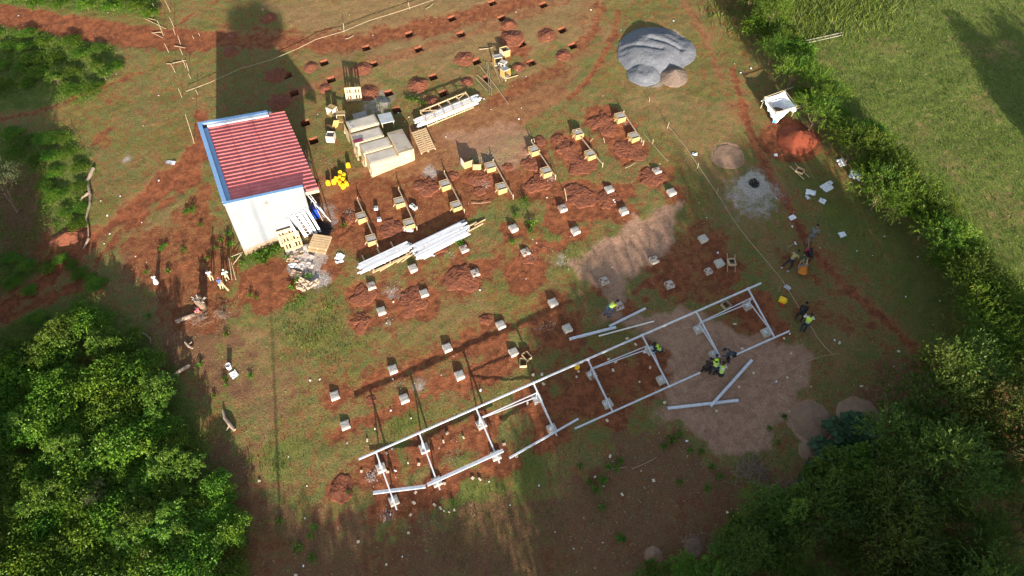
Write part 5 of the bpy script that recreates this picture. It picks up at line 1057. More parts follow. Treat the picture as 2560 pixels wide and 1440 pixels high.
for i, (a, b) in enumerate((((858, 58), (860, 80)), ((1020, 5), (1024, 22)), ((1673, 306), (1668, 320)), ((1747, 408), (1743, 421)), ((1795, 470), (1792, 484)), ((1624, 244), (1623, 254)), ((1633, 348), (1632, 358)), ((1483, 346), (1475, 353)), ((1334, 346), (1338, 361)), ((1950, 715), (1947, 730)), ((656, 22), (658, 30)), ((1508, 345), (1512, 356)), ((1602, 344), (1604, 356)), ((1411, 470), (1417, 502)))):
    standing(a, b, .026, f"short wooden stake driven in the ground, {ordn(i + 1)} of those along rails and forms", 'short stakes along the rails', 'wooden_stake')
for i, (a, b) in enumerate((((1560 / 4 + 1280, 402), (1310 / 4 + 1280, 330)), ((1128 / 4 + 1280, 420), (1235 / 4 + 1280, 406)), ((1178, 508), (1227, 505)), ((602, 641), (607, 625)), ((863, 98), (884, 89)), ((1065, 22), (1083, 10)), ((1580, 1173), (1640, 1145)), ((1525, 1173), (1565, 1168)))):
    pole([a, ((a[0] + b[0]) / 2, (a[1] + b[1]) / 2 + 1.5), b], .02, f"thin stick lying on the ground, {ordn(i + 1)} of the scattered sticks", 'stick', 'stick', 'scattered sticks')
standing((1438 / 4 + 640 - 379, 1265 / 4 + 360 - 0), (0, 0), .03, 'x x x x', 'x') if False else None
for i, (a, b) in enumerate((((579, 641), (606, 630)), ((583, 660), (603, 634)), ((580, 700), (572, 645)), ((590, 700), (578, 655)))):
    pole([a, b], .03, f"crooked pole propped at the building's front-left corner, {ordn(i + 1)} of four", group='poles at the front-left corner', hs=[.1, .5])
# ladder in the field
t = thing('ladder', 'grey wooden ladder lying in the grass right of the hedge', 'ladder')
a, b, c_, d_ = gp(2015, 102, .1), gp(2104, 84, .1), gp(2018, 108, .1), gp(2106, 90, .1)
for p, q in ((a, b), (c_, d_)): MB().bar(p + Vector((0, 0, .16)), q + Vector((0, 0, .16)), .05, .05).build('side_rail', mat('silvery_wood', (.26, .25, .19)), t)
mb = MB()
for k in range(7): f_ = (k + .5) / 7; mb.bar(a.lerp(b, f_) + Vector((0, 0, .16)), c_.lerp(d_, f_) + Vector((0, 0, .16)), .03, .03)
mb.build('rung', mat('silvery_wood', (.26, .25, .19)), t)
# ---------------------------------------------------------------- white tarpaulin tank
TARP = mat('white_tarpaulin', (.80, .82, .86), (.72, .75, .80), 3, .5, 0, .3, 8); C7 = lambda x, y: (1880 + x / 7.2, 200 + y / 7.2)
tk = thing('tarpaulin_tank', 'white tarpaulin water tank slung in a square pole frame', 'water tank'); hT = .85
K = [at(*C7(*p), hT) for p in ((225, 325), (590, 205), (790, 470), (440, 590))]; KG = [Vector((k.x, k.y, float(gz(k.x, k.y)))) for k in K]; cen = sum(K, Vector()) / 4; cg = sum(KG, Vector()) / 4
n = 48; m_ = 12; vs = []; fs = []
for j in range(m_ + 1):
    f_ = j / m_
    for i in range(n):
        s = i / n * 4; e = int(s) % 4; q = K[e].lerp(K[(e + 1) % 4], s - int(s)); ctr = cen + Vector((.05, -.15, 0)); d = (q - ctr); dd = d.normalized(); c0 = Vector((ctr.x + dd.x * .5, ctr.y + dd.y * .5, cg.z + .12)); sag = .10 * math.sin((s - int(s)) * math.pi)
        p = q.lerp(c0, f_ ** .8); zz_ = (q.z - sag) * (1 - f_ ** .6) + c0.z * f_ ** .6 if True else 0
        wr = .03 * math.sin(i * 1.9 + j * .3) * math.sin(f_ * math.pi); vs.append((p.x + dd.x * wr, p.y + dd.y * wr, zz_))
for j in range(m_):
    for i in range(n): a = j * n + i; b = j * n + (i + 1) % n; fs.append((a, b, b + n, a + n))
MB().add(vs, fs).build('liner', TARP, tk, smooth=True)
vs2 = []; fs2 = []
for j in range(4):
    for i in range(n):
        v0 = Vector(vs[i]); d = (v0 - cen); d.z = 0; d.normalize(); dr = (.30 + .14 * math.sin(i * .8) + .22 * math.sin(i * .37 + 1)) * j / 3; front = 1.4 if 20 < i < 40 else .7
        vs2.append((v0.x + d.x * .05 * j + .02 * math.sin(i * 2.1) * j, v0.y + d.y * .05 * j, v0.z + .01 - dr * front))
for j in range(3):
    for i in range(n): a = j * n + i; b = j * n + (i + 1) % n; fs2.append((a, a + n, b + n, b))
MB().add(vs2, fs2).build('skirt', TARP, tk, smooth=True)
mb = MB(); mb.tube([(cen.x + .05, cen.y - .15, cg.z + .10), (cen.x + .05, cen.y - .15, cg.z + .17)], [.58, .52], 20); mb.build('mud_floor', mat('brown_mud', (.12, .075, .045), None, 5, .8, 0, .5, 10), tk)
pb = Vector(vs2[3 * n + 35]); MB().add([tuple(pb + Vector((-.10, -.03, .02))), tuple(pb + Vector((.10, -.06, .0))), tuple(pb + Vector((.12, -.03, .25))), tuple(pb + Vector((-.06, .0, .22)))], [(0, 1, 2, 3)]).build('blue_patch', mat('bright_blue', (.02, .22, .60)), tk)
PL_ = [((215, 315), (745, 125)), ((590, 185), (825, 480)), ((430, 583), (1000, 422)), ((215, 315), (450, 590)), ((500, 612), (1005, 452))]
for a, b in PL_: MB().tube([at(*C7(*a), hT + .05), at(*C7(*b), hT + .05)], [.03, .024], 6).build('pole', BAMB, tk)
for k, g_ in zip(K, KG): MB().tube([g_ - Vector((0, 0, .1)), k + Vector((0, 0, .16))], [.04, .035], 6).build('post', BAMB, tk)
# ---------------------------------------------------------------- sacks and cloths
SK = [(2102, 408, .50, .62, 10, 'crumpled white sack against the hedge, upper of the two there'), (2137, 440, .70, .75, 60, 'big crumpled white sack against the hedge, lower of the two'), (2066, 470, .75, .62, 30, 'largest crumpled white sack in the middle of the litter'), (2072, 460, .45, .3, 30, 'small folded white sack touching the largest crumpled one'), (2026, 483, .62, .42, -20, 'white sack with a turned corner left of the largest'), (2018, 495, .22, .35, 20, 'tiny greyish sack scrap below the left white sack'), (2055, 504, .42, .40, -35, 'flat diamond-shaped white sack below the crumpled sacks'), (1980, 545, .45, .34, 25, 'flat white sack on the red path edge with blue stripe'), (2105, 587, .46, .36, 15, 'flat white sack alone on the grass below the others'), (1737, 386, .36, .24, -15, 'white bag beside the upper pole rail'), (1939, 389, .22, .26, 0, 'small white bag at the lower edge of red mound'), (850, 644, .50, .55, 70, 'white sack right of the square pallet stack'), (849, 656, .55, .20, 10, 'folded strip of white sack just below another sack'), (427, 408, .75, .32, -15, 'grey-white sack on the grass left of the building'), (1022, 577, .65, .30, -12, 'white sheet lying below the lower second form'), (585, 937, .42, .50, 40, 'white bag, lower of two by the lower-left thicket'), (1968, 720, .3, .4, 40, 'blue-grey cloth hung on the right fence rail'), (722, 634, .25, .20, 30, 'small white scrap on the rubbish beside the pallets'), (733, 610, .3, .2, 10, 'white sheet at the foot of the leaning pallets'), (770, 590, .01, .01, 0, None)]
for (x, y, a, b, az, lb) in SK:
    if lb: ragsheet('woven_sack', gp(x, y), a, b, R(az), WHT if 'grey' not in lb else mat('grey_sack', (.50, .50, .54), (.38, .38, .42), 6, .7), .045, label=lb, cat='sack', group='discarded white sacks', up=.03)
p = gp(570, 914, .3); t = thing('white_bucket', 'white bucket standing above a white bag by the thicket', 'bucket', p); MB().tube([(0, 0, 0), (0, 0, .36)], [.13, .17], 16, cap=False).tube([(0, 0, .01), (0, 0, .03)], [.12, .12], 16).build('shell', WHT, t); MB().tube([(-.17, 0, .36), (-.1, 0, .42), (.1, 0, .42), (.17, 0, .36)], .008, 5).build('handle', GALV, t)
for i, (x, y, a, b, az, m) in enumerate(((745, 632, 1.5, .9, 10, 0), (757, 655, 1.1, 1.2, 60, 0), (735, 660, .7, .6, 0, 1), (742, 668, .35, 1.0, 80, 2), (765, 668, .6, 1.2, 75, 0), (742, 690, .8, .5, -20, 1), (765, 712, .45, 1.1, 60, 3), (782, 716, .4, .9, -60, 3), (755, 725, .35, .8, 60, 3), (725, 650, .5, .4, 30, 1), (750, 640, .5, .35, 0, 1))):
    mm = [mat('torn_clear_plastic', (.50, .46, .42), (.34, .26, .22), 9, .35, 0, .6, 16), mat('torn_brown_card', (.46, .32, .20), (.34, .22, .14), 6, .9), WHT, mat('pale_torn_card', (.60, .46, .32), (.50, .36, .24), 6, .9)][m]
    ragsheet('rubbish_sheet', gp(x, y), a, b, R(az), mm, .09, edge=.35, label=f"torn {['clear plastic', 'brown card', 'white', 'pale card'][m]} sheet in the rubbish by the pallets, {ordn(i + 1)} from top", cat='rubbish', group='rubbish beside the building', up=.03 + .01 * i)
# ---------------------------------------------------------------- hand barrows
def barrow(poles, boxc, bs, az, lb, black=False):
    t = thing('hand_barrow', lb, 'hand barrow', group='two hand barrows')
    for a, b in poles: p, q = gp(*a, .1), gp(*b, .1); MB().bar(p + Vector((0, 0, .15)), q + Vector((0, 0, .15)), .045, .045).build('carrying_pole', WOODG, t)
    c_ = gp(*boxc, .2); M = Matrix.Translation(c_ + Vector((0, 0, .26))) @ Matrix.Rotation(R(az), 4, 'Z')
    mb = MB(); mb.box((0, 0, -.04), (bs[0] - .05, bs[1] - .05, .02), M); mb.build('tray_floor', WOODG if black else mat('dark_tray', (.10, .05, .03)), t)
    for a in (-1, 1): mb = MB(); mb.box((a * bs[0] / 2, 0, .05), (.05, bs[1], .14), M); mb.build('side_board', WOOD, t); mb = MB(); mb.box((0, a * bs[1] / 2, .05), (bs[0] - .052, .05, .14), M); mb.build('side_board', WOOD, t)
    if black: mb = MB(); mb.box((.06, .1, .02), (.22, .18, .10), M); mb.build('black_rag', BLK, t, bevel=.03)
barrow((((1818, 634), (1818, 681)), ((1837, 637), (1837, 682))), (1828, 658), (.44, .52), 2, 'wooden hand barrow with two long poles beside a footing', True)
barrow((((1974, 417), (2009, 451)), ((1987, 411), (2023, 446))), (1998, 431), (.46, .46), -38, 'wooden hand barrow with square tray in the shade near sacks')
# ---------------------------------------------------------------- logs, stump, brush
def log(pts, rads, br, label, h=.1, nm='fallen_log'):
    t = thing(nm, label, 'log'); P = []
    for p in pts: q = gp(*p, h); q.z += h; P.append(q)
    MB().tube(P, rads, 9).build('trunk', mat('grey_dead_wood', (.36, .27, .21), (.24, .17, .12), 3, .9, 0, .6, 12), t)
    for pp, rr in br:
        Q = [];
        for p in pp: q = gp(*p, h); q.z += h; Q.append(q)
        MB().tube(Q, rr, 7).build('branch', mat('grey_dead_wood', (.36, .27, .21)), t)
log([(233, 420), (226, 436), (220, 450), (221, 468), (226, 487), (225, 510), (219, 530), (215, 548)], [.12, .13, .10, .095, .09, .085, .07, .06], [([(219, 447), (208, 456), (200, 468)], [.08, .06, .03]), ([(220, 482), (206, 494), (199, 508)], [.09, .08, .05])], 'long crooked grey log with two side branches on the grass')
log([(216, 549), (221, 570), (221, 597)], [.05, .05, .04], [([(221, 596), (214, 610), (207, 622)], [.09, .07, .04])], 'thin peeled branch continuing below the long crooked log')
log([(422, 947), (448, 930), (475, 913)], [.07, .13, .10], [], 'pale tapering log at the right edge of the thicket')
log([(440, 805), (465, 795), (488, 786)], [.13, .14, .12], [], 'thick brown log lying beside the tree stump')
log([(557, 1025), (562, 1045), (575, 1062), (587, 1076)], [.06, .10, .12, .09], [([(575, 1062), (566, 1078)], [.06, .03])], 'forked dead root lying in the lower-left shade')
log([(345, 838), (355, 832), (366, 838), (376, 848), (377, 858)], [.05, .05, .05, .05, .03], [], 'curved thin branch above the lower-left thicket')
log([(463, 856), (472, 866), (482, 872)], [.06, .08, .05], [([(470, 864), (480, 855)], [.05, .03])], 'short forked root in the red hollow below the stump')
p = gp(508, 772); t = thing('tree_stump', 'ragged grey tree stump with broken crown near the children', 'stump', p)
MB().tube([(0, 0, -.2), (.02, .02, .4), (-.05, .05, .85), (-.02, .02, 1.0)], [.28, .22, .30, .22], 11).build('trunk', BARK, t)
sm = mat('grey_splintered_wood', (.40, .37, .34), (.20, .17, .15), 7, .9, 0, .8, 14); mb = MB()
for k in range(26):
    a = rnd.uniform(0, 6.28); r_ = rnd.uniform(.15, .55); mb.tube([(0, 0, rnd.uniform(.6, .95)), (r_ * math.cos(a), r_ * math.sin(a), rnd.uniform(.75, 1.15))], [.06, .025], 5)
mb.build('broken_branches', sm, t)
def brush(px, py, r_, n_, label, h=.35):
    p = gp(px, py); mb = MB()
    for k in range(n_):
        a = rnd.uniform(0, 6.28); c_ = Vector((rnd.gauss(0, r_ * .35), rnd.gauss(0, r_ * .3), rnd.uniform(.03, h))); L_ = rnd.uniform(.4, 1.0) * r_; d = Vector((math.cos(a), math.sin(a), rnd.uniform(-.15, .25))) * L_
        q0, q1, q2 = p + c_ - d * .5, p + c_ + Vector((0, 0, .06)), p + c_ + d * .5 + Vector((rnd.uniform(-.1, .1), rnd.uniform(-.1, .1), 0)); [setattr(q, 'z', max(q.z, float(gz(q.x, q.y)) + .02)) for q in (q0, q1, q2)]; mb.tube([q0, q1, q2], [.012, .010, .005], 4)
    tag(mb.build('brush_pile', mat('dry_twigs', (.26, .19, .15), (.18, .13, .10))), label, 'brush pile', 'dry brush piles')
brush(1878, 1182, 1.3, 90, 'wide heap of dry thin twigs above the lower-right forest'); brush(1735, 1362, .9, 60, 'ring of dry twigs round a sandy patch near the bottom'); brush(1965, 1225, 1.1, 40, 'loose dry twigs between round-leaved plants and forest'); brush(500, 800, .9, 50, 'dry twigs heaped below the tree stump'); brush(555, 790, .6, 40, 'small heap of dry twigs right of the stump')
# ---------------------------------------------------------------- scraps
OF = [(880 + x / 6.1, 1080 + y / 6.1) for x, y in ((1395, 145), (1700, 85), (235, 130), (530, 325), (1020, 490), (970, 920), (945, 1080), (1350, 1160), (1560, 1190), (1840, 705), (1950, 725), (1410, 785), (2320, 190), (2510, 380), (1450, 15), (145, 600), (895, 1265), (550, 610), (1260, 1110))]
OF += [(1280 + x / 4, 720 + y / 4) for x, y in ((965, 715), (1035, 745), (1010, 825), (1380, 798), (1275, 940), (1150, 508), (1235, 568), (665, 838), (645, 890), (300, 865), (212, 870), (315, 960), (155, 1157), (950, 1328), (1525, 1145), (2045, 1230), (2270, 990), (2415, 850), (2300, 610), (2225, 365))]
OF += [(1280 + x / 4, 1080 + y / 4) for x, y in ((980, 245), (830, 450), (1415, 487), (45, 248), (1100, 628))] + [(640 + x / 4, 1080 + y / 4) for x, y in ((35, 490), (1525, 1010), (1025, 1100), (400, 1435))] + [(2153, 966), (2098, 858), (2245, 880), (1977, 885)]
bm_ = MB().box((0, 0, .02), (.17, .13, .045)).build('timber_offcut', mat('pale_offcut_wood', (.62, .52, .40), (.50, .38, .27), 6, .8))
me_ = bm_.data; bpy.data.objects.remove(bm_)
for x, y in OF:
    p = gp(x, y); o = bpy.data.objects.new('timber_offcut', me_); COL.objects.link(o); s = rnd.uniform(.7, 1.15); o.matrix_world = slopeM(p, rnd.uniform(0, 3.1), .015) @ Matrix.Diagonal((s, rnd.uniform(.7, 1.2), rnd.uniform(.6, 1.3), 1)); tag(o, 'small pale square timber offcut dropped on the ground near the rack', 'offcut', 'timber offcuts')
SC = [(1280 + x / 4, 1080 + y / 4) for x, y in ((915, 545), (1750, 90), (1755, 240), (905, 1108), (615, 1168), (270, 537), (1290, 393), (430, 1003), (830, 1362), (2150, 805))] + [(640 + x / 4, 1080 + y / 4) for x, y in ((325, 250), (510, 540), (490, 860), (475, 1340), (1465, 1250), (1305, 1330), (2540, 735), (1395, 390), (1520, 310), (1400, 455), (1360, 170), (1930, 800), (1880, 790), (2330, 500), (910, 115), (1345, 830))]
SC += [(640 + x / 4, 720 + y / 4) for x, y in ((1370, 915), (1855, 875), (2245, 1025), (1980, 685), (1550, 1305), (1350, 1225), (1310, 355), (1375, 145), (545, 925), (640, 920), (1195, 1410), (2240, 20), (2535, 722))] + [(1280 + x / 4, 360 + y / 4) for x, y in ((1285, 862), (1480, 200), (2055, 1090), (1945, 735), (1015, 560), (1030, 585), (185, 755), (1870, 590), (1755, 495), (205, 960), (245, 995), (140, 1350), (585, 930), (1000, 1240), (1010, 845), (350, 535))]
SC += [(1920 + x / 4, 360 + y / 4) for x, y in ((240, 825), (255, 683), (720, 870), (1160, 925), (890, 1070), (520, 1040), (1490, 1132), (2410, 718), (1755, 670), (2305, 1005), (80, 545), (160, 590), (1045, 1115))] + [(1920 + x / 4, 720 + y / 4) for x, y in ((330, 885), (190, 895), (210, 1235), (1375, 88), (1720, 128), (1650, 372), (1835, 535), (1635, 560), (1735, 908), (1575, 1072), (160, 505), (215, 460), (325, 520), (430, 988), (660, 525), (1355, 770), (1385, 990), (1255, 790), (80, 940))]
SC += [(640 + x / 4, y / 4) for x, y in ((1530, 1175), (1425, 1130), (620, 1150), (1490, 1220), (840, 297), (935, 152), (1755, 228), (2040, 690), (2280, 995), (2350, 1100), (1170, 355), (1900, 1375))] + [(1280 + x / 4, y / 4) for x, y in ((790, 105), (1090, 308), (370, 378), (350, 393), (50, 705), (140, 765), (910, 963), (1615, 215), (2390, 685), (2225, 640), (2290, 730), (70, 1190), (95, 1080), (40, 125))] + [(x / 4, 360 + y / 4) for x, y in ((1205, 525), (1010, 575), (1045, 1000), (1420, 785), (1360, 1130), (1075, 720), (1590, 370), (1100, 900), (180, 1120))] + [(x / 4, y / 4) for x, y in ((1590, 958), (1435, 1265), (1165, 750), (1160, 620), (1935, 985), (960, 860), (1740, 1330), (1080, 130), (190, 160), (1735, 855))]
for i, (x, y) in enumerate(SC):
    p = gp(x, y); n_ = rnd.randrange(5, 8); s = rnd.uniform(.025, .075); c_ = Vector((0, 0, .035)); vs = [tuple(c_)]
    for j in range(n_): a = 2 * math.pi * j / n_; r_ = s * rnd.uniform(.6, 1.2); vs.append((r_ * math.cos(a) * 1.3, r_ * math.sin(a), rnd.uniform(.0, .04)))
    o = MB().add(vs, [(0, 1 + j, 1 + (j + 1) % n_) for j in range(n_)]).build('litter_scrap', WHT if i % 3 else mat('cream_paper', (.70, .62, .48), (.6, .5, .38))); o.matrix_world = slopeM(p, rnd.uniform(0, 6), .02); tag(o, 'tiny pale scrap of paper or plastic lying on the ground', 'scrap', 'scraps scattered over the site')
def pebbles(name, spots_, label, m, cat):
    f = LF()
    for (x, y, r_, n_) in spots_:
        p = gp(x, y); q = NR.normal(size=(n_, 2)) * r_ * .55; X = p.x + q[:, 0]; Y = p.y + q[:, 1]; s = .02 + .035 * NR.random(n_); f.add(np.stack([X, Y, gz(X, Y) + .04], -1), rdir(n_, 0) * np.array([1, 1, .2]), s * 1.3, s, .1)
    tag(f.build(name, m), label, cat, None, 'stuff')
pebbles('stone_chips', [(929, 1194, .35, 260), (965, 1290, .4, 120), (1128, 1138, .7, 60), (1222, 395, .5, 160), (1376, 446, .3, 160), (1205, 455, .5, 80), (1215, 465, .3, 80), (1405, 655, .8, 110), (1375, 815, .4, 40), (970, 808, .25, 90), (805, 700, .6, 300), (1290, 180, .5, 40), (1560, 310, .3, 50), (1325, 388, .3, 60), (1042, 965, .4, 60), (875, 532, .35, 80), (822, 405, .6, 50), (1130, 640, .4, 60), (1055, 470, .4, 60), (985, 725, .5, 90), (1000, 965, .4, 40), (1880, 470, 1.2, 200), (1100, 1330, 2, 60), (1700, 1150, 3, 160), (2180, 980, 2, 120), (1340, 640, .8, 60), (1195, 400, .3, 60)], 'pale stone chips spilled in little patches', mat('white_stone_chips', (.50, .49, .46), (.32, .29, .26), 20), 'stone chips')
# ---------------------------------------------------------------- people
SKN = mat('dark_brown_skin', (.085, .040, .022), (.07, .032, .018), 5, .6); SKN2 = mat('light_brown_skin', (.30, .16, .10), (.26, .13, .08), 5, .6); HAIR = mat('black_hair', (.012, .010, .009), None, 9, .9)
def cl(nm, c): return mat(nm, c, tuple(x * .7 for x in c), 9, .9, 0, .3, 20)
HV = cl('hi_vis_yellow_green', (.55, .85, .04)); TAPE = mat('silver_tape', (.6, .62, .6), None, 5, .4)
def ik(a, b, l1, l2, bend):
    d = b - a; L_ = min(max(d.length, .08), (l1 + l2) * .995); d.normalize(); b = a + d * L_; x = (l1 * l1 - l2 * l2 + L_ * L_) / (2 * L_); hgt = math.sqrt(max(l1 * l1 - x * x, 1e-6)); bd = bend - d * bend.dot(d); bd.normalize()
    return a + d * x + bd * hgt, b
def skin(name, V, E, Rr, m, parent, sub=1):
    me = bpy.data.meshes.new(name); me.from_pydata([tuple(v) for v in V], E, []); me.update(); me.materials.append(m); o = bpy.data.objects.new(name, me); COL.objects.link(o); o.parent = parent
    md = o.modifiers.new('Skin', 'SKIN'); md.use_smooth_shade = True; md.branch_smoothing = .4
    for i, s in enumerate(me.skin_vertices[0].data): s.radius = (Rr[i], Rr[i]) if not isinstance(Rr[i], tuple) else Rr[i]; s.use_root = (i == 0)
    su = o.modifiers.new('Sub', 'SUBSURF'); su.levels = su.render_levels = sub; return o
def person(px, py, face, label, lean=0, hipz=.92, feet=((-.11, 0), (.11, 0)), hands=((-.3, .15, .8), (.3, .15, .8)), top=None, sleeves=1, legs=None, vest=False, skinm=None, scale=1.0, hat=None, skirt=None, shoes=None, hipy=0.0, headp=.5, hairm=None, hx=0, twist=0, group='people at work on the site'):
    skinm = skinm or SKN; p = gp(px, py); t = thing('person', label, 'person', M=Matrix.Translation(p) @ Matrix.Rotation(R(face), 4, 'Z') @ Matrix.Scale(scale, 4), group=group)
    X = Vector((math.cos(R(twist)), math.sin(R(twist)), 0)); la = R(lean); up = Vector((0, math.sin(la), math.cos(la))); fw = Vector((0, math.cos(la), -math.sin(la))); hip = Vector((hx, hipy, hipz)); sp = hip + up * .16 - fw * .03; ch = hip + up * .34 - fw * .02; nk = hip + up * .52; hd = nk + (up * (1 - headp * .4) + Vector((0, .35, .25)) * headp * .5).normalized() * .14; ht = hd + (hd - nk).normalized() * .09
    V = [hip, sp, ch, nk, hd, ht]; E = [(0, 1), (1, 2), (2, 3), (3, 4), (4, 5)]; Rr = [(.13, .10), (.12, .09), (.14, .10), .055, .088, .065]
    nose = hd + (fw * .9 + up * .1 + Vector((0, .2, 0))).normalized() * .105; V.append(nose); Rr.append(.018); E.append((4, 6))
    JA = {}
    for s, (fx, fy), hn in ((-1, feet[0], hands[0]), (1, feet[1], hands[1])):
        sh = nk - up * .05 + X * (s * .17); wr = Vector(hn); el, wr = ik(sh, wr, .28, .25, Vector((s * .5, -.6, -.3))); JA[s] = [sh, el, wr]; n0 = len(V); hdv = (wr - el).normalized(); palm = wr + hdv * .05
        V += [sh, el, wr, palm]; Rr += [.055, .042, .028, (.040, .02)]; E += [(2, n0), (n0, n0 + 1), (n0 + 1, n0 + 2), (n0 + 2, n0 + 3)]
        sd = hdv.cross(Vector((0, 0, 1))); sd = sd.normalized() if sd.length > .05 else Vector((1, 0, 0)); dn = hdv.cross(sd).normalized() * (-1 if hdv.cross(sd).z > 0 else 1)
        for q in range(4):
            k = len(V); o_ = (q - 1.5) * .021; L_ = (.062, .074, .070, .055)[q]; V += [palm + sd * o_ + hdv * .035, palm + sd * o_ * 1.1 + hdv * (.035 + L_ * .6), palm + sd * o_ * 1.15 + hdv * (.03 + L_ * .9) + dn * L_ * .4]; Rr += [.010, .009, .007]; E += [(n0 + 3, k), (k, k + 1), (k + 1, k + 2)]
        k = len(V); V += [palm - sd * s * .035 + hdv * .0, palm - sd * s * .055 + hdv * .035]; Rr += [.011, .009]; E += [(n0 + 3, k), (k, k + 1)]
        hp_ = hip + Vector((s * .085, 0, -.03)); an = Vector((fx, fy, .08)); kn, an = ik(hp_, an, .43, .43, Vector((s * .15, 1, .1))); n1 = len(V); V += [hp_, kn, an, an + Vector((s * .01, .13, -.04))]; Rr += [.085, .055, .038, .032]; E += [(0, n1), (n1, n1 + 1), (n1 + 1, n1 + 2), (n1 + 2, n1 + 3)]; JA[s] += [hp_, kn, an]
    skin('body', V, E, Rr, skinm, t)
    def garment(nm, m, ex, slv, low=True):
        Vg = [hip + up * .0, sp, ch, nk - up * .035]; Eg = [(0, 1), (1, 2), (2, 3)]; Rg = [(.145 + ex, .115 + ex), (.138 + ex, .105 + ex), (.155 + ex, .115 + ex), .075 + ex]
        for s in (-1, 1):
            n0 = len(Vg); sh, el, wr = JA[s][:3]; Vg += [sh]; Rg += [.068 + ex]; Eg += [(2, n0)]
            if slv: Vg += [sh.lerp(el, .85)]; Rg += [.056 + ex]; Eg += [(n0, n0 + 1)]
            if slv > 1: Vg += [el, wr]; Rg += [.052 + ex, .038 + ex]; Eg += [(n0 + 1, n0 + 2), (n0 + 2, n0 + 3)]
        return skin(nm, Vg, Eg, Rg, m, t)
    if top: garment('shirt', top, 0, sleeves)
    if vest:
        v_ = garment('hi_vis_vest', HV, .014, 0); mb = MB()
        for f_ in (.10, .22):
            c_ = hip + up * f_; mb.tube([c_ - up * .012, c_ + up * .012], [.175, .177], 18, cap=False)
        mb.build('reflective_band', TAPE, v_)
    if legs:
        Vg = [hip + up * .02]; Eg = []; Rg = [(.150, .122)]
        for s in (-1, 1):
            h_, k_, a_ = JA[s][3:]; n0 = len(Vg); Vg += [h_, k_, a_ + Vector((0, 0, .03))]; Rg += [.098, .070, .056]; Eg += [(0, n0), (n0, n0 + 1), (n0 + 1, n0 + 2)]
        skin('trousers', Vg, Eg, Rg, legs, t)
    if skirt: MB().tube([hip + up * .05, hip + Vector((0, .02, -.25)), Vector((feet[0][0] * .3, .03, .18))], [.15, .22, .30], 16, cap=False).build('skirt', skirt, t, smooth=True)
    for s in (-1, 1):
        a_ = JA[s][5]; M = Matrix.Translation((a_.x, a_.y + .05, .045)) @ Matrix.Diagonal((.052, .14, .05, 1)); mb = MB(); vs = [(math.cos(u) * math.cos(v), math.sin(u) * math.cos(v), math.sin(v)) for v in np.linspace(-1.2, 1.2, 5) for u in np.linspace(0, 2 * math.pi, 10, endpoint=False)]
        mb.add(vs, [(j * 10 + i, j * 10 + (i + 1) % 10, (j + 1) * 10 + (i + 1) % 10, (j + 1) * 10 + i) for j in range(4) for i in range(10)] + [tuple(reversed(range(10))), tuple(range(40, 50))], M); mb.build('shoe', shoes or mat('dark_shoe', (.03, .025, .02)), t, smooth=True)
    hdir = (ht - nk).normalized(); mb = MB(); c_ = hd + hdir * .03 - fw * .012; q_ = hdir.to_track_quat('Z', 'Y').to_matrix().to_4x4(); q_.translation = c_
    vs = [(math.cos(u) * math.cos(v) * .103, math.sin(u) * math.cos(v) * .103, math.sin(v) * .105) for v in np.linspace(-.15, 1.5, 6) for u in np.linspace(0, 2 * math.pi, 12, endpoint=False)]
    mb.add(vs, [(j * 12 + i, j * 12 + (i + 1) % 12, (j + 1) * 12 + (i + 1) % 12, (j + 1) * 12 + i) for j in range(5) for i in range(12)], q_); mb.build('hat' if hat else 'hair', hat or HAIR, t, smooth=True)
    mb = MB(); ex = (Vector((1, 0, 0)))
    for s in (-1, 1): e_ = hd + fw * .083 + ex * s * .032 + hdir * .005; mb.box(tuple(e_), (.022, .012, .010))
    mb.build('eyes', mat('eye_dark', (.02, .02, .02)), t); return t
K1, K2 = cl('khaki_shirt', (.36, .29, .13)), cl('dark_trousers', (.018, .020, .026)); NV = cl('navy_cloth', (.02, .03, .055)); JN = cl('blue_jeans', (.06, .12, .22)); RD = cl('red_cloth', (.38, .02, .05)); GN = cl('dark_green_shirt', (.03, .075, .05)); YW = cl('yellow_shirt', (.55, .42, .10)); OR = cl('orange_skirt', (.55, .18, .02)); WS = cl('white_shirt', (.68, .66, .62)); CR = cl('cream_trousers', (.50, .40, .24)); PK = cl('pink_cloth', (.60, .12, .18)); GRW = cl('pale_green_cloth', (.50, .72, .58)); CAMO = cl('grey_green_camo', (.13, .15, .14)); BR = cl('dark_brown_cloth', (.030, .018, .014)); WSH = mat('white_shoe', (.7, .66, .6)); BK = cl('black_clothes', (.012, .012, .014)); SL = cl('slate_jacket', (.045, .06, .085)); BOOT = mat('tan_boot', (.42, .26, .13))
# facing: 0 looks up the picture, positive turns left
person(1518, 789, -52, 'person in hi-vis vest and blue jeans bending over a footing', lean=78, hipz=.80, hipy=.02, feet=((-.13, -.12), (.13, -.05)), hands=((-.15, .75, .45), (.18, .72, .42)), top=YW, vest=True, legs=JN, sleeves=1, headp=0)
person(1641, 883, 75, 'person in hi-vis vest squatting by the fifth rafter of the rack', lean=40, hipz=.42, hipy=-.15, hands=((-.2, .45, .5), (.2, .45, .4)), top=NV, sleeves=2, vest=True, legs=NV, headp=.3, feet=((-.14, .1), (.14, .05)))
person(1779, 936, -8, 'person in hi-vis vest standing bent, left of another vest wearer', lean=50, hipz=.88, hipy=-.05, hands=((-.1, .6, .75), (.25, .55, .75)), top=NV, sleeves=2, vest=True, legs=NV, headp=.4)
person(1797, 940, -15, 'person in hi-vis vest crouching with white sleeves at rafter end', lean=42, hipz=.48, hipy=-.15, hands=((-.15, .5, .6), (.2, .5, .6)), top=WS, sleeves=2, vest=True, legs=K2, headp=.3, feet=((-.14, .1), (.14, .1)))
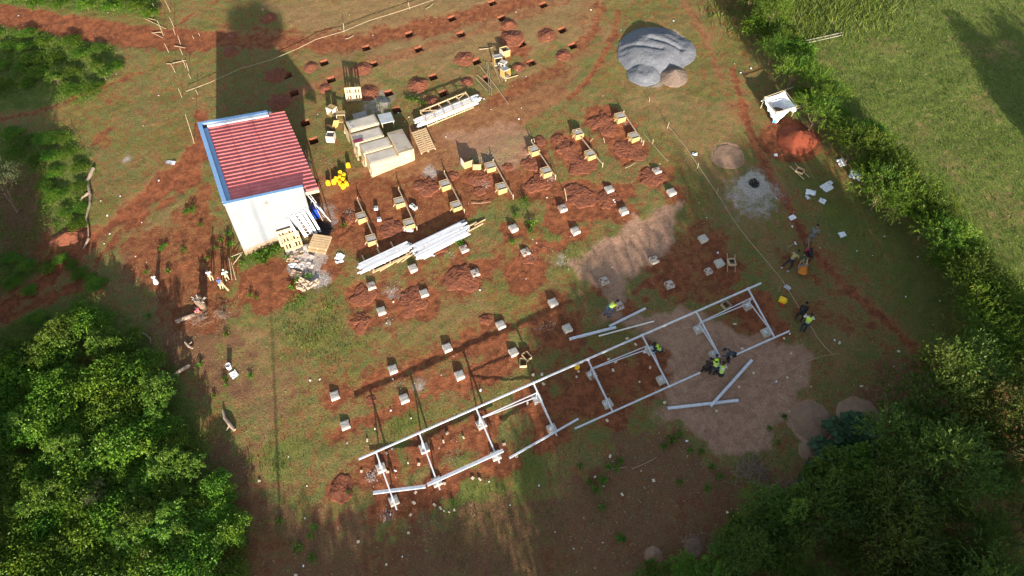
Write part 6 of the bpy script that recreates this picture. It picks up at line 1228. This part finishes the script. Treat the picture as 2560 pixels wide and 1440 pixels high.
person(1761, 930, -35, 'person in dark brown clothes kneeling left of the vest wearers', lean=35, hipz=.55, hipy=-.12, hands=((-.15, .45, .5), (.2, .5, .5)), top=BR, sleeves=2, legs=BR, shoes=BOOT, headp=.3, feet=((-.14, -.2), (.14, .1)))
person(1822, 903, 75, 'person in slate jacket bending toward the loose rafter end', lean=62, hipz=.75, hipy=-.1, hands=((-.15, .6, .65), (.2, .6, .6)), top=SL, sleeves=2, legs=K2, headp=.2, skinm=SKN2)
person(1993, 803, -32, 'person all in black bending down beside the fence rail', lean=75, hipz=.86, hipy=0, feet=((-.17, -.05), (.17, .0)), hands=((-.15, .55, .40), (.2, .55, .35)), top=BK, sleeves=2, legs=BK, headp=0)
person(2004, 830, -18, 'person in hi-vis vest and white sleeves standing with papers', lean=12, hipz=.92, hands=((-.16, .42, 1.2), (.22, .42, 1.15)), top=WS, sleeves=2, vest=True, legs=NV, headp=.6)
person(1964, 673, -52, 'person in khaki shirt and dark trousers leaning into the group', lean=45, hipz=.86, hipy=.1, feet=((-.22, -.12), (.2, -.05)), hands=((-.1, .65, .85), (.25, .6, .8)), top=K1, sleeves=1, legs=K2, shoes=WSH, headp=.2)
person(2006, 654, 165, 'person in red shirt standing at the top of the group', lean=22, hipz=.92, hands=((-.12, .40, 1.0), (.2, .35, 1.0)), top=RD, sleeves=1, legs=cl('maroon_trousers', (.14, .015, .03)), headp=.6)
person(2013, 666, 110, 'person in dark clothes holding white paper behind the group', lean=18, hipz=.92, hands=((-.12, .38, 1.05), (.2, .35, 1.05)), top=K2, sleeves=1, legs=cl('maroon_trousers', (.14, .015, .03)), headp=.6)
person(1999, 682, 20, 'person in dark green shirt with bare arms in the group', lean=30, hipz=.88, hands=((-.35, .05, .7), (.1, .1, .6)), top=GN, sleeves=1, legs=cl('grey_shorts', (.25, .20, .18)), skinm=SKN2, headp=.2, hairm=None)
person(2005, 686, 20, 'person in yellow shirt and orange skirt at the group right side', lean=28, hipz=.78, hipy=.12, hands=((-.25, .4, .6), (.15, .45, .6)), top=YW, sleeves=1, skirt=OR, headp=.3)
person(2020, 609, -30, 'person in grey-green clothes walking with a shovel on the path', lean=14, hipz=.92, feet=((-.12, -.22), (.12, .18)), hands=((-.25, .1, .8), (.32, .2, .9)), top=CAMO, sleeves=2, legs=CAMO, headp=.4)
ch_g = 'children near the tree stump'
person(531, 703, 10, 'child in white shirt and khaki trousers standing by the stump', scale=.70, lean=4, hands=((-.25, .1, .75), (.28, .1, .8)), top=WS, sleeves=1, legs=CR, group=ch_g)
person(571, 703, 30, 'child in pale green top standing beside crooked poles', scale=.70, lean=8, hands=((-.25, .2, .9), (.25, .2, .9)), top=GRW, sleeves=2, legs=CR, hat=GRW, group=ch_g)
person(556, 724, 10, 'child in blue top and pink hat carrying a pale plank', scale=.66, lean=25, hands=((-.1, .3, .9), (.45, .05, .8)), top=cl('blue_plaid', (.06, .12, .30)), sleeves=1, legs=CR, hat=PK, group=ch_g)
a = gp(546, 700, .7); b = gp(571, 726, .35); a.z += .85; b.z += .30; tag(MB().bar(a, b, .10, .03).build('plank', WOOD), 'pale plank carried by the child in the pink hat', 'plank')
person(498, 785, 60, 'child in pink and orange clothes sitting below the stump', scale=.72, lean=20, hipz=.34, hipy=-.2, feet=((-.14, .25), (.14, .25)), hands=((-.2, .25, .4), (.2, .3, .35)), top=PK, sleeves=1, legs=cl('orange_cloth', (.60, .30, .12)), group=ch_g)
person(393, 710, 20, 'small child in a white dress standing alone at left', scale=.56, lean=3, hands=((-.25, .1, .8), (.25, .1, .8)), top=WS, sleeves=1, skirt=WS, group=ch_g)
t = thing('shovel', 'shovel held low beside the walking person on the path', 'shovel'); a = gp(2018, 607, .4); b = gp(2019, 624); a.z += .8; MB().tube([a, b + Vector((0, 0, .1))], .018, 6).build('handle', WOOD, t); MB().box(tuple(b + Vector((0, 0, .08))), (.22, .28, .02)).build('blade', mat('dark_steel', (.12, .13, .15)), t)
t = thing('hoe', 'grey hoe lying above the group of people', 'hoe'); a = gp(1970, 619); b = gp(1986, 609); MB().tube([a + Vector((0, 0, .06)), b + Vector((0, 0, .06))], .025, 6).build('handle', WOODG, t); MB().box(tuple(b + Vector((.05, 0, .07))), (.10, .26, .03)).build('blade', GALV2, t)
bpy.context.view_layer.update()
